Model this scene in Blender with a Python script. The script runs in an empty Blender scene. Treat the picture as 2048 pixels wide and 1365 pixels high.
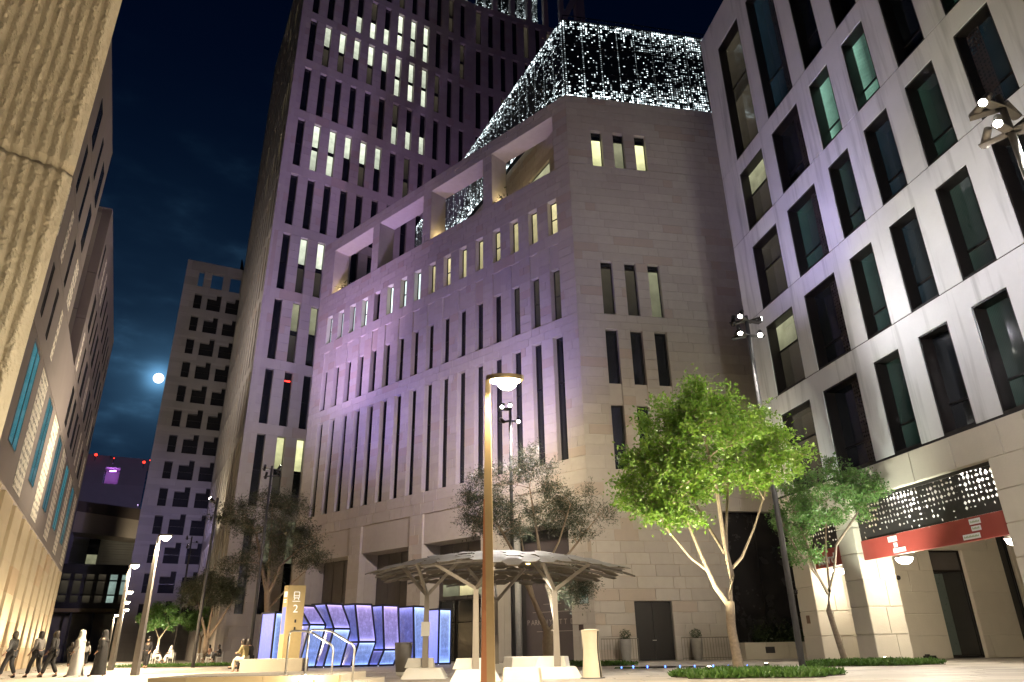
import bpy, bmesh, math, random
import numpy as np
from mathutils import Matrix, Vector

random.seed(7)
R = math.radians
SC = bpy.context.scene
COL = SC.collection

# ------------------------------------------------------------------ camera
H = 0.8
FPX, PITCH, ROLL = 1419.25, R(23.365), R(-0.9915)
_cp, _sp, _c, _s = math.cos(PITCH), math.sin(PITCH), math.cos(ROLL), math.sin(ROLL)
_r, _u, _f = np.array([1, 0, 0.]), np.array([0, -_sp, _cp]), np.array([0, _cp, _sp])
CAMX = np.array([_c*_r + _s*_u, -_s*_r + _c*_u, _f])          # rows: right, up, forward
cam = bpy.data.cameras.new('camera'); camo = bpy.data.objects.new('camera', cam); COL.objects.link(camo)
cam.sensor_width = 36; cam.lens = FPX/2048*36; cam.clip_end = 5000; cam.clip_start = 0.05
m = Matrix.Identity(4)
for i in range(3):
    m[i][0] = CAMX[0][i]; m[i][1] = CAMX[1][i]; m[i][2] = -CAMX[2][i]
m[2][3] = H
camo.matrix_world = m
SC.camera = camo

# ------------------------------------------------------------------ world: night sky with moon aureole
MOON = Vector((-0.446, 0.8363, 0.3186)).normalized()
w = bpy.data.worlds.new('World'); SC.world = w; w.use_nodes = True
nt = w.node_tree; nt.nodes.clear()
def wn(t, **k):
    n = nt.nodes.new(t)
    for a, b in k.items(): setattr(n, a, b)
    return n
out = wn('ShaderNodeOutputWorld'); bg = wn('ShaderNodeBackground')
sky = wn('ShaderNodeTexSky', sky_type='NISHITA', sun_disc=False, sun_elevation=R(1.0), sun_rotation=R(-28), altitude=10, air_density=1.0, dust_density=0.2, ozone_density=4.0)
tint = wn('ShaderNodeMixRGB', blend_type='MULTIPLY'); tint.inputs[0].default_value = 1
tint.inputs[2].default_value = (0.040, 0.085, 0.14, 1)
nt.links.new(sky.outputs[0], tint.inputs[1])
geo = wn('ShaderNodeNewGeometry')
dot = wn('ShaderNodeVectorMath', operation='DOT_PRODUCT'); dot.inputs[1].default_value = tuple(-x for x in MOON)
nt.links.new(geo.outputs['Incoming'], dot.inputs[0])
def wmath(op, a, b=None):
    n = wn('ShaderNodeMath', operation=op)
    for i, v in enumerate((a, b)):
        if v is None: continue
        if isinstance(v, (int, float)): n.inputs[i].default_value = v
        else: nt.links.new(v, n.inputs[i])
    return n.outputs[0]
d = wmath('MAXIMUM', dot.outputs['Value'], 0.0)
h1 = wmath('MULTIPLY', wmath('POWER', d, 40.0), 0.42)
h2 = wmath('MULTIPLY', wmath('POWER', d, 700.0), 1.7)
h3 = wmath('MULTIPLY', wmath('POWER', d, 9000.0), 9.0)
noi = wn('ShaderNodeTexNoise'); noi.inputs['Scale'].default_value = 13; noi.inputs['Detail'].default_value = 5
mp = wn('ShaderNodeMapping'); mp.inputs['Scale'].default_value = (1, 1, 2.6)
nt.links.new(geo.outputs['Incoming'], mp.inputs[0]); nt.links.new(mp.outputs[0], noi.inputs['Vector'])
cl = wmath('MULTIPLY', wmath('POWER', wmath('MULTIPLY', noi.outputs[0], 1.45), 7.0), 1.0)
cl = wmath('ADD', wmath('MULTIPLY', cl, 1.1), 0.8)
halo = wmath('ADD', wmath('MULTIPLY', wmath('ADD', h1, h2), cl), h3)
hc = wn('ShaderNodeMixRGB', blend_type='MULTIPLY'); hc.inputs[0].default_value = 1
hc.inputs[1].default_value = (0.16, 0.42, 0.72, 1); nt.links.new(halo, hc.inputs[2])
add = wn('ShaderNodeMixRGB', blend_type='ADD'); add.inputs[0].default_value = 1
nt.links.new(tint.outputs[0], add.inputs[1]); nt.links.new(hc.outputs[0], add.inputs[2])
nt.links.new(add.outputs[0], bg.inputs[0]); bg.inputs[1].default_value = 0.072
nt.links.new(bg.outputs[0], out.inputs[0])

# moonlight
sl = bpy.data.lights.new('moonlight', 'SUN'); sl.energy = 0.03; sl.angle = R(0.5); sl.color = (0.8, 0.88, 1)
slo = bpy.data.objects.new('moonlight', sl); COL.objects.link(slo)
slo.rotation_euler = (-MOON).to_track_quat('-Z', 'Y').to_euler()

SC.view_settings.view_transform = 'Standard'; SC.view_settings.look = 'None'
SC.view_settings.exposure = 0.55; SC.view_settings.gamma = 1.0; SC.view_settings.use_curve_mapping = False
SC.render.engine = 'CYCLES'
SC.cycles.use_denoising = True
SC.cycles.max_bounces = 3; SC.cycles.diffuse_bounces = 2; SC.cycles.glossy_bounces = 2; SC.cycles.transparent_max_bounces = 4
SC.cycles.use_adaptive_sampling = True; SC.cycles.adaptive_threshold = 0.03
SC.cycles.sample_clamp_indirect = 4.0
SC.cycles.use_light_tree = True

# ------------------------------------------------------------------ helpers
def dirv(az): a = R(az); return np.array([math.sin(a), math.cos(a), 0.])
def proj(p):
    q = CAMX @ (np.asarray(p, float) - [0, 0, H])
    if q[2] < .05: return None
    return 1024 + FPX*q[0]/q[2], 682.5 - FPX*q[1]/q[2]
def at(x, y, Y):
    dd = CAMX.T @ np.array([(x-1024)/FPX, -(y-682.5)/FPX, 1.0])
    return np.array([0, 0, H]) + dd*(Y/dd[1])

def tag(o, label=None, cat=None, group=None, kind=None):
    if label: o['label'] = label
    if cat: o['category'] = cat
    if group: o['group'] = group
    if kind: o['kind'] = kind
    return o
def empty(name, loc, rz=0, label=None, cat=None, group=None):
    o = bpy.data.objects.new(name, None); COL.objects.link(o)
    o.location = tuple(loc); o.rotation_euler = (0, 0, rz); o.empty_display_size = .2
    return tag(o, label, cat, group)
def link(name, me, parent=None, loc=(0, 0, 0), rot=(0, 0, 0)):
    o = bpy.data.objects.new(name, me); COL.objects.link(o)
    o.parent = parent; o.location = tuple(loc); o.rotation_euler = rot
    return o
def copy_tree(o, parent=None):
    c = o.copy(); COL.objects.link(c); c.parent = parent
    for ch in list(o.children): copy_tree(ch, c)
    return c

class Fr:
    """vertical face: u along az, z up, d inward (side +1: right of az, -1: left)"""
    def __init__(s, P, az, side):
        s.P = np.array([P[0], P[1], 0.]); s.az = az; s.side = side
        s.u = dirv(az); s.n = side*np.array([s.u[1], -s.u[0], 0.])
        s.rz = R(90-az)
    def pt(s, u, z, d=0): return s.P + s.u*u + s.n*d + np.array([0, 0, z])

class MB:
    def __init__(s): s.v = []; s.f = []; s.m = []
    def quad(s, a, b, c, dd, mi=0):
        n = len(s.v); s.v += [tuple(a), tuple(b), tuple(c), tuple(dd)]; s.f.append((n, n+1, n+2, n+3)); s.m.append(mi); return s
    def poly(s, pts, mi=0):
        n = len(s.v); s.v += [tuple(p) for p in pts]; s.f.append(tuple(range(n, n+len(pts)))); s.m.append(mi); return s
    def hexa(s, P, mi=0):
        n = len(s.v); s.v += [tuple(p) for p in P]
        for f in ((0, 3, 2, 1), (4, 5, 6, 7), (0, 1, 5, 4), (1, 2, 6, 5), (2, 3, 7, 6), (3, 0, 4, 7)):
            s.f.append(tuple(n+i for i in f)); s.m.append(mi)
        return s
    def box(s, x0, x1, y0, y1, z0, z1, mi=0):
        return s.hexa([(x0, y0, z0), (x1, y0, z0), (x1, y1, z0), (x0, y1, z0), (x0, y0, z1), (x1, y0, z1), (x1, y1, z1), (x0, y1, z1)], mi)
    def fbox(s, fr, u0, u1, z0, z1, d0, d1, mi=0):
        return s.hexa([fr.pt(u0, z0, d0), fr.pt(u1, z0, d0), fr.pt(u1, z0, d1), fr.pt(u0, z0, d1),
                       fr.pt(u0, z1, d0), fr.pt(u1, z1, d0), fr.pt(u1, z1, d1), fr.pt(u0, z1, d1)], mi)
    def prism(s, pts, z0, z1, mi=0):
        n = len(pts); k = len(s.v)
        s.v += [(p[0], p[1], z0) for p in pts] + [(p[0], p[1], z1) for p in pts]
        s.f.append(tuple(k+i for i in reversed(range(n)))); s.f.append(tuple(k+n+i for i in range(n))); s.m += [mi, mi]
        for i in range(n):
            j = (i+1) % n; s.f.append((k+i, k+j, k+n+j, k+n+i)); s.m.append(mi)
        return s
    def bar(s, a, b, w, h=None, up=(0, 0, 1), mi=0):
        a = Vector(a); b = Vector(b); h = h or w
        t = (b-a).normalized(); up = Vector(up)
        if abs(t.dot(up)) > .99: up = Vector((1, 0, 0))
        x = t.cross(up).normalized()*(w/2); y = x.cross(t).normalized()*(h/2)
        return s.hexa([a-x-y, a+x-y, a+x+y, a-x+y, b-x-y, b+x-y, b+x+y, b-x+y], mi)
    def tube(s, pts, rad, n=8, mi=0, cap=True):
        pts = [Vector(p) for p in pts]; k0 = len(s.v)
        rad = rad if hasattr(rad, '__len__') else [rad]*len(pts)
        ref = Vector((0, 0, 1))
        for i, p in enumerate(pts):
            t = (pts[min(i+1, len(pts)-1)] - pts[max(i-1, 0)]).normalized()
            x = t.cross(ref)
            if x.length < .1: x = t.cross(Vector((1, 0, 0)))
            x.normalize(); y = t.cross(x)
            for j in range(n):
                a = 2*math.pi*j/n; s.v.append(tuple(p + (x*math.cos(a) + y*math.sin(a))*rad[i]))
        for i in range(len(pts)-1):
            for j in range(n):
                q = (j+1) % n; s.f.append((k0+i*n+j, k0+i*n+q, k0+(i+1)*n+q, k0+(i+1)*n+j)); s.m.append(mi)
        if cap:
            s.f.append(tuple(k0+j for j in range(n))); s.f.append(tuple(k0+(len(pts)-1)*n+j for j in range(n))); s.m += [mi, mi]
        return s
    def lathe(s, prof, c=(0, 0, 0), n=16, mi=0):
        return s.tube([(c[0], c[1], c[2]+z) for r, z in prof], [max(r, .002) for r, z in prof], n, mi)
    def build(s, name, mats, parent=None, smooth=False, recalc=True, base=None, loc=(0, 0, 0), rot=(0, 0, 0)):
        me = s.mesh(name, mats, smooth, recalc, base)
        return link(name, me, parent, loc, rot)
    def mesh(s, name, mats, smooth=False, recalc=True, base=None):
        me = bpy.data.meshes.new(name)
        v = s.v
        if base is not None:
            v = (np.array(v) - np.array(base)).tolist()
        me.from_pydata(v, [], s.f)
        for q in (mats if isinstance(mats, (list, tuple)) else [mats]): me.materials.append(q)
        if any(s.m): me.polygons.foreach_set('material_index', s.m)
        if recalc:
            b = bmesh.new(); b.from_mesh(me); bmesh.ops.recalc_face_normals(b, faces=b.faces); b.to_mesh(me); b.free()
        if smooth: me.polygons.foreach_set('use_smooth', [True]*len(me.polygons))
        me.update(); return me

# ------------------------------------------------------------------ materials
def newmat(name):
    mt = bpy.data.materials.new(name); mt.use_nodes = True
    t = mt.node_tree; b = t.nodes['Principled BSDF']
    return mt, t, b
def N(t, ty, **k):
    n = t.nodes.new(ty)
    for a, b in k.items(): setattr(n, a, b)
    return n
def M_(t, op, a, b=None, c=None):
    n = N(t, 'ShaderNodeMath', operation=op)
    for i, v in enumerate((a, b, c)):
        if v is None: continue
        if isinstance(v, (int, float)): n.inputs[i].default_value = v
        else: t.links.new(v, n.inputs[i])
    return n.outputs[0]
def mixc(t, f, a, b, mode='MIX'):
    n = N(t, 'ShaderNodeMixRGB', blend_type=mode)
    for i, v in ((0, f), (1, a), (2, b)):
        if isinstance(v, (int, float)): n.inputs[i].default_value = v
        elif isinstance(v, tuple): n.inputs[i].default_value = v if len(v) == 4 else (*v, 1)
        else: t.links.new(v, n.inputs[i])
    return n.outputs[0]
def rnd(t):
    a = N(t, 'ShaderNodeObjectInfo').outputs['Random']; b = N(t, 'ShaderNodeNewGeometry').outputs['Random Per Island']
    return M_(t, 'FRACT', M_(t, 'ADD', a, b))
def coords(t, kind='Object', scale=(1, 1, 1)):
    c = N(t, 'ShaderNodeTexCoord').outputs[kind]
    mp = N(t, 'ShaderNodeMapping'); mp.inputs['Scale'].default_value = scale
    t.links.new(c, mp.inputs[0]); return mp.outputs[0]
def wpos(t, scale=(1, 1, 1)):
    c = N(t, 'ShaderNodeNewGeometry').outputs['Position']
    mp = N(t, 'ShaderNodeMapping'); mp.inputs['Scale'].default_value = scale
    t.links.new(c, mp.inputs[0]); return mp.outputs[0]
def noise(t, vec, sc, det=4, rough=.55):
    n = N(t, 'ShaderNodeTexNoise'); n.inputs['Scale'].default_value = sc; n.inputs['Detail'].default_value = det; n.inputs['Roughness'].default_value = rough
    t.links.new(vec, n.inputs['Vector']); return n.outputs[0]
def stone(name, c1, c2, c3=None, var=1.0, nsc=2.5, bump=.25, rough=.85, streak=0.0):
    mt, t, b = newmat(name)
    r = rnd(t)
    col = mixc(t, M_(t, 'MULTIPLY', r, var), c1, c2)
    if c3: col = mixc(t, M_(t, 'MULTIPLY', M_(t, 'GREATER_THAN', r, .9), .7), col, c3)
    p = wpos(t); n1 = noise(t, p, nsc, 3); n2 = noise(t, p, nsc*14, 2)
    col = mixc(t, M_(t, 'MULTIPLY', n1, .55), col, tuple(x*.62 for x in c1))
    col = mixc(t, M_(t, 'MULTIPLY', n2, .25), col, tuple(x*.7 for x in c1))
    if streak:
        n3 = noise(t, wpos(t, (1, 1, .07)), 1.6, 3, .7)
        f = M_(t, 'MULTIPLY', M_(t, 'MAXIMUM', M_(t, 'SUBTRACT', n3, .52), 0.0), 4*streak)
        col = mixc(t, f, col, tuple(x*.5 for x in c1))
    t.links.new(col, b.inputs['Base Color']); b.inputs['Roughness'].default_value = rough
    bp = N(t, 'ShaderNodeBump'); bp.inputs['Strength'].default_value = bump; bp.inputs['Distance'].default_value = .02
    t.links.new(n2, bp.inputs['Height']); t.links.new(bp.outputs[0], b.inputs['Normal'])
    return mt
def plain(name, c, rough=.5, metal=0., nsc=8, amt=.3, bump=0., spec=None):
    mt, t, b = newmat(name)
    n1 = noise(t, wpos(t), nsc, 4)
    t.links.new(mixc(t, M_(t, 'MULTIPLY', n1, amt*1.6), c, tuple(x*.45 for x in c)), b.inputs['Base Color'])
    t.links.new(M_(t, 'ADD', M_(t, 'MULTIPLY', n1, .25), max(rough-.12, .02)), b.inputs['Roughness'])
    b.inputs['Metallic'].default_value = metal
    if spec is not None: b.inputs['Specular IOR Level'].default_value = spec
    if bump:
        bp = N(t, 'ShaderNodeBump'); bp.inputs['Strength'].default_value = bump; bp.inputs['Distance'].default_value = .02
        t.links.new(noise(t, wpos(t), nsc*6, 3), bp.inputs['Height']); t.links.new(bp.outputs[0], b.inputs['Normal'])
    return mt
def emit(name, c, st, base=(.02, .02, .02)):
    mt, t, b = newmat(name)
    b.inputs['Base Color'].default_value = (*base, 1); b.inputs['Emission Color'].default_value = (*c, 1); b.inputs['Emission Strength'].default_value = st
    return mt
def litpane(name, c, st, lo=.35, blind=0., xf=0.):
    """glass of a lit room: bright ceiling zone, darker furniture low down, vertical curtain folds"""
    mt, t, b = newmat(name)
    r = rnd(t)
    g = N(t, 'ShaderNodeTexCoord').outputs['Generated']
    sp = N(t, 'ShaderNodeSeparateXYZ'); t.links.new(g, sp.inputs[0])
    ofs = N(t, 'ShaderNodeVectorMath', operation='ADD'); t.links.new(coords(t), ofs.inputs[0])
    cb = N(t, 'ShaderNodeCombineXYZ'); t.links.new(M_(t, 'MULTIPLY', r, 37.0), cb.inputs[0]); t.links.new(M_(t, 'MULTIPLY', r, 91.0), cb.inputs[2]); t.links.new(cb.outputs[0], ofs.inputs[1])
    n1 = noise(t, ofs.outputs[0], 1.1, 2)
    v = M_(t, 'ADD', lo, M_(t, 'MULTIPLY', sp.outputs[2], 1-lo))
    v = M_(t, 'MULTIPLY', v, M_(t, 'ADD', .45, M_(t, 'MULTIPLY', n1, 1.1)))
    wv = N(t, 'ShaderNodeTexWave', wave_type='BANDS', bands_direction='X'); wv.inputs['Scale'].default_value = 5; wv.inputs['Distortion'].default_value = 1.5
    t.links.new(ofs.outputs[0], wv.inputs['Vector'])
    v = M_(t, 'MULTIPLY', v, M_(t, 'ADD', 1-blind, M_(t, 'MULTIPLY', wv.outputs[1], blind)))
    v = M_(t, 'MULTIPLY', v, M_(t, 'ADD', .6, M_(t, 'MULTIPLY', r, .6)))
    if xf:
        g_ = M_(t, 'MAXIMUM', M_(t, 'SUBTRACT', sp.outputs[0], M_(t, 'MULTIPLY', r, .55)), 0.0)
        v = M_(t, 'MULTIPLY', v, M_(t, 'ADD', .22, M_(t, 'MULTIPLY', M_(t, 'POWER', g_, .8), xf)))
    b.inputs['Base Color'].default_value = (.02, .022, .022, 1); b.inputs['Roughness'].default_value = .08
    b.inputs['Emission Color'].default_value = (*c, 1); t.links.new(M_(t, 'MULTIPLY', v, st), b.inputs['Emission Strength'])
    return mt
def leafmat(name, c1, c2, tr=.35):
    mt, t, b = newmat(name)
    r = rnd(t); col = mixc(t, r, c1, c2)
    t.links.new(col, b.inputs['Base Color']); b.inputs['Roughness'].default_value = .45
    tl = N(t, 'ShaderNodeBsdfTranslucent'); t.links.new(col, tl.inputs[0])
    mx = N(t, 'ShaderNodeMixShader'); mx.inputs[0].default_value = tr
    t.links.new(b.outputs[0], mx.inputs[1]); t.links.new(tl.outputs[0], mx.inputs[2]); t.links.new(mx.outputs[0], t.nodes['Material Output'].inputs[0])
    return mt

STONE = stone('limestone_cladding', (.48, .425, .37), (.40, .35, .305), (.42, .32, .245), streak=.12)
STONE_T = stone('tower_limestone', (.44, .40, .37), (.37, .335, .31), (.40, .31, .26), nsc=1.2, streak=.1)
STONE_M = stone('grey_stone', (.27, .25, .245), (.20, .185, .18), nsc=.8)
STONE_B = stone('arcade_limestone', (.60, .54, .44), (.55, .49, .40), nsc=1.2, streak=.1)
STONE_L = stone('left_column_stone', (.55, .45, .31), (.43, .34, .22), (.45, .30, .18), nsc=1.2, streak=.2)
RENDER_R = stone('pale_render', (.66, .65, .65), (.64, .63, .63), nsc=.9, bump=.12, streak=1.1)
MAUVE = stone('mauve_panel', (.21, .175, .165), (.18, .15, .14), nsc=.6, bump=.05, streak=.15)
PAVE = stone('paving_stone', (.52, .47, .41), (.34, .30, .265), (.24, .21, .185), nsc=1.5, rough=.55)
GROUND = stone('ground_paving', (.30, .27, .24), (.30, .27, .24), nsc=.8, rough=.6)
BLACKF = plain('black_bronze_frame', (.016, .013, .012), .35, .4)
GLASS = plain('dark_glass', (.012, .014, .016), .12, 0, 2, .2, spec=.7)
GLASSM = plain('matt_dark_glass', (.014, .014, .016), .6, 0, 2, .2, spec=.08)
DARKP = plain('dark_grey_panel', (.045, .042, .044), .5, 0, 3)
SHUT = plain('taupe_panel', (.09, .078, .072), .6, 0, 2)
WHITEC = plain('white_precast', (.78, .76, .72), .7, 0, 4, .15, .1)
CREAMC = plain('cream_precast', (.66, .58, .44), .7, 0, 4, .15, .1)
STEEL = plain('brushed_steel', (.62, .60, .56), .32, .9, 10, .2)
POLE = plain('grey_pole_paint', (.20, .185, .17), .5, .2, 6)
POLED = plain('dark_pole_paint', (.06, .058, .06), .5, .2, 6)
BRONZE = plain('bronze_pole', (.34, .25, .13), .42, .35, 3)
RUST = plain('copper_pole', (.33, .135, .06), .5, .25, 3)
TAN = plain('tan_metal', (.66, .52, .27), .5, .1, 4, .2)
REDP = plain('red_fascia', (.27, .042, .03), .55, 0, 2, .12)
WHITEP = plain('white_paint', (.8, .8, .78), .5, 0, 4, .1)
BARK = plain('bark', (.30, .22, .15), .9, 0, 9, .5, .6)
BARKP = plain('pale_bark', (.34, .26, .19), .9, 0, 14, .75, .9)
TILE = plain('canopy_tile', (.15, .125, .09), .6, .1, 5, .3)
GREYPOT = plain('grey_planter', (.24, .22, .20), .7, 0, 6)
GREENSIGN = plain('green_enamel', (.03, .14, .13), .4, 0, 6)
SKIN = plain('skin', (.45, .27, .19), .6, 0, 20, .1)
KHAKI = plain('khaki_cloth', (.27, .22, .11), .9, 0, 20, .3)
OFFW = plain('off_white_cloth', (.68, .62, .50), .9, 0, 20, .2)
WHITECL = plain('white_cloth', (.72, .70, .68), .9, 0, 20, .2)
BLACKCL = plain('black_cloth', (.025, .024, .026), .85, 0, 20, .3)
ORANGECL = plain('peach_cloth', (.5, .3, .22), .9, 0, 20, .3)
HAIR = plain('dark_hair', (.02, .014, .011), .5, 0, 20, .3)
LIT_C = litpane('lit_room_cool', (.92, 1.0, .78), .95, .55, .25)
LIT_G = litpane('lit_room_pale_green', (.80, 1.0, .93), 1.5, .7, .15)
LIT_W = litpane('lit_room_warm', (1.0, .88, .46), .8, .5, .35)
LIT_Y = litpane('lit_room_yellow', (.95, .95, .48), 1.0, .4, .1)
LIT_D = litpane('dim_room_olive', (.62, .62, .38), .42, .5, .1)
LIT_DD = litpane('dim_room_brown', (.5, .42, .28), .07, .3, .1)
CURT_T = litpane('teal_curtain', (.10, .27, .23), .13, .55, .7, 1.6)
CURT_G = litpane('green_curtain', (.10, .24, .17), .10, .55, .7, 1.6)
CURT_B = litpane('blue_curtain', (.06, .15, .22), .09, .55, .7, 1.6)
CURT_L = litpane('lit_mint_curtain', (.5, 1.0, .76), .36, .6, .7, 1.6)
TEALG = litpane('teal_shop_glass', (.07, .30, .36), .42, .8, .1)

for _m in (CURT_T, CURT_G, CURT_B, CURT_L, LIT_D, LIT_DD, TEALG): _m.cycles.emission_sampling = 'NONE'
def lamp(name, kind, loc, energy, color, parent=None, target=None, size=.1, spot=60, blend=.6):
    l = bpy.data.lights.new(name, kind); l.energy = energy; l.color = color
    if kind == 'SPOT': l.spot_size = R(spot); l.spot_blend = blend; l.specular_factor = 0.0
    if kind == 'AREA': l.size = size
    else: l.shadow_soft_size = size
    o = bpy.data.objects.new(name, l); COL.objects.link(o); o.location = tuple(loc)
    if target is not None:
        o.rotation_euler = (Vector(target)-Vector(loc)).to_track_quat('-Z', 'Y').to_euler()
    if parent:
        o.parent = parent; o.matrix_parent_inverse = Matrix.Translation(-Vector(parent.location))
    return o

# ------------------------------------------------------------------ wall construction
def free(u0, u1, z0, z1, ops):
    zs = sorted({z0, z1} | {z for o in ops for z in o[2:4] if z0 < z < z1}); res = []
    for za, zb in zip(zs, zs[1:]):
        zm = (za+zb)/2
        iv = sorted((max(o[0], u0), min(o[1], u1)) for o in ops if o[2] < zm < o[3] and o[1] > u0 and o[0] < u1)
        x = u0
        for a, b in iv:
            if a > x + 1e-4: res.append((x, a, za, zb))
            x = max(x, b)
        if x < u1 - 1e-4: res.append((x, u1, za, zb))
    return res
def slabs(fr, u0, u1, z0, z1, ops, course, length, seed=0):
    rg = random.Random(seed); res = []
    for (a, b, za, zb) in free(u0, u1, z0, z1, ops):
        n = max(1, round((zb-za)/course)); h = (zb-za)/n
        for i in range(n):
            x = a; q = za+i*h
            off = ((int(round(q/course))*7919) % 5)/5*length
            while x < b - 1e-3:
                k = math.floor((x-off)/length + 1e-6)+1
                nx = off + k*length*1.0
                if rg.random() < .3: nx += length*.5
                nx = min(nx, b)
                if b-nx < .32: nx = b
                if nx - x < .28 and nx < b: nx += length; nx = min(nx, b)
                res.append((fr, x, nx, q, q+h)); x = nx
    return res
_slabmesh = {}
def slabmesh(w, h, side, mat, thick=.05):
    k = (round(w, 2), round(h, 2), side, mat.name)
    if k not in _slabmesh:
        g = .017; e = .008; y1 = -side*thick
        mb = MB(); W, Hh = k[0], k[1]
        # chamfered front edge
        P0 = [(g, -side*e, g), (W-g, -side*e, g), (W-g, -side*e, Hh-g), (g, -side*e, Hh-g)]
        F = [(g+e, 0, g+e), (W-g-e, 0, g+e), (W-g-e, 0, Hh-g-e), (g+e, 0, Hh-g-e)]
        B = [(g, y1, g), (W-g, y1, g), (W-g, y1, Hh-g), (g, y1, Hh-g)]
        mb.v = P0+F+B
        mb.f = [(4, 5, 6, 7), (0, 1, 5, 4), (1, 2, 6, 5), (2, 3, 7, 6), (3, 0, 4, 7), (8, 9, 1, 0), (9, 10, 2, 1), (10, 11, 3, 2), (11, 8, 0, 3)]
        mb.m = [0]*9
        _slabmesh[k] = mb.mesh('stone_slab', mat)
    return _slabmesh[k]
def finish_slabs(sl, parent, mat, nobj=300, name='stone_slab', stuffname='stone_cladding'):
    """the slabs that show largest are objects of their own, the rest one part"""
    sc = []
    for s in sl:
        fr, a, b, za, zb = s
        P = [proj(fr.pt(a, za)), proj(fr.pt(b, za)), proj(fr.pt(b, zb)), proj(fr.pt(a, zb))]
        if any(p is None for p in P): sc.append(0); continue
        cx = sum(p[0] for p in P)/4; cy = sum(p[1] for p in P)/4
        ar = abs((P[2][0]-P[0][0])*(P[3][1]-P[1][1]) - (P[3][0]-P[1][0])*(P[2][1]-P[0][1]))/2
        sc.append(ar if -20 < cx < 2068 and -20 < cy < 1385 else 0)
    od = sorted(range(len(sl)), key=lambda i: -sc[i])
    base = np.array(parent.location); rest = MB()
    for r_, i in enumerate(od):
        fr, a, b, za, zb = sl[i]
        if r_ < nobj and sc[i] > 60:
            link(name, slabmesh(b-a, zb-za, fr.side, mat), parent, fr.pt(a, za)-base, (0, 0, fr.rz))
        else:
            g = .017; rest.fbox(fr, a+g, b-g, za+g, zb-g, 0, .05)
    if rest.v:
        o = rest.build(stuffname, mat, parent, base=base); o['kind'] = 'stuff'
def backing(fr, u0, u1, z0, z1, ops, d0, d1, mb):
    for r_ in free(u0, u1, z0, z1, ops): mb.fbox(fr, *r_, d0, d1)
_wm = {}
def window(fr, u0, u1, z0, z1, depth, parent, panes, base, fw=.06, bars=(), frame_d=.12, lining=0., name='window', fmat=None, py=.06):
    """frame object with pane sub-parts; panes: list of (z fraction 0, z fraction 1, material)"""
    w_, h_ = round(u1-u0, 3), round(z1-z0, 3); s = -fr.side
    k = ('f', w_, h_, fr.side, fw, tuple(bars), frame_d, lining)
    if k not in _wm:
        mb = MB()
        def bx(x0, x1, za, zb, y0, y1): mb.box(x0, x1, min(y0*s, y1*s), max(y0*s, y1*s), za, zb)
        y0 = -lining; y1 = frame_d
        bx(0, fw, 0, h_, y0, y1); bx(w_-fw, w_, 0, h_, y0, y1); bx(fw, w_-fw, 0, fw, y0, y1); bx(fw, w_-fw, h_-fw, h_, y0, y1)
        for q in bars: bx(fw, w_-fw, h_*q-fw*.6, h_*q+fw*.6, .01, y1)
        _wm[k] = mb.mesh('window', fmat or BLACKF)
    o = link(name, _wm[k], parent, fr.pt(u0, z0, depth)-np.array(base), (0, 0, fr.rz))
    for (a, b, mt) in panes:
        k = ('p', w_, h_, fr.side, fw, a, b, mt.name, py)
        if k not in _wm:
            mb = MB(); za = max(a*h_, fw)+.002; zb = min(b*h_, h_-fw)-.002; y = py
            mb.box(fw+.002, w_-fw-.002, min(y*s, (y+.03)*s), max(y*s, (y+.03)*s), za, zb)
            _wm[k] = mb.mesh('pane', mt)
        link('pane', _wm[k], o)
    return o
def perf(fr, u0, u1, z0, z1, d0, cell, mat, parent, base, seed=1, thick=.02, name='perforated_screen', fade=0.):
    """plate with diamond and slot holes, real openings"""
    rg = random.Random(seed); mb = MB()
    nu = max(1, round((u1-u0)/cell)); nz = max(1, round((z1-z0)/cell)); du = (u1-u0)/nu; dz = (z1-z0)/nz
    for i in range(nu):
        for j in range(nz):
            a, b, c, e = u0+i*du, u0+(i+1)*du, z0+j*dz, z0+(j+1)*dz
            mu, mz = (a+b)/2+rg.uniform(-.1, .1)*cell, (c+e)/2+rg.uniform(-.1, .1)*cell; t = rg.random(); v = j/max(1, nz-1)
            if fade and rg.random() > min(1, .12+v*fade): r1 = 0
            else: r1 = min(cell*(.27+.25*rg.random()), cell*.46) * (.7 + .3*v if fade else 1)
            O = [fr.pt(a, c, d0), fr.pt(b, c, d0), fr.pt(b, e, d0), fr.pt(a, e, d0)]
            if r1 == 0: mb.quad(*O); continue
            if t < .45: I = [(mu, mz-r1), (mu+r1, mz), (mu, mz+r1), (mu-r1, mz)]; ang = 0
            elif t < .75: r2 = r1*.45; I = [(mu-r2*.4, mz-r1), (mu+r1*.5, mz+r2*.1), (mu+r2*.4, mz+r1), (mu-r1*.5, mz-r2*.1)]
            else: r2 = r1*.5; I = [(mu-r1*.2, mz-r2), (mu+r1, mz-r2*.1), (mu+r1*.2, mz+r2), (mu-r1, mz+r2*.1)]
            n = len(mb.v); mb.v += [tuple(p) for p in O] + [tuple(fr.pt(x, y, d0)) for x, y in I]
            # inner order: bottom,right,top,left ; outer: bl,br,tr,tl
            for f in ((0, 1, 4), (1, 5, 4), (1, 2, 5), (2, 6, 5), (2, 3, 6), (3, 7, 6), (3, 0, 7), (0, 4, 7)): mb.f.append(tuple(n+q for q in f)); mb.m.append(0)
    return mb.build(name, mat, parent, base=base, recalc=False)

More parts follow.
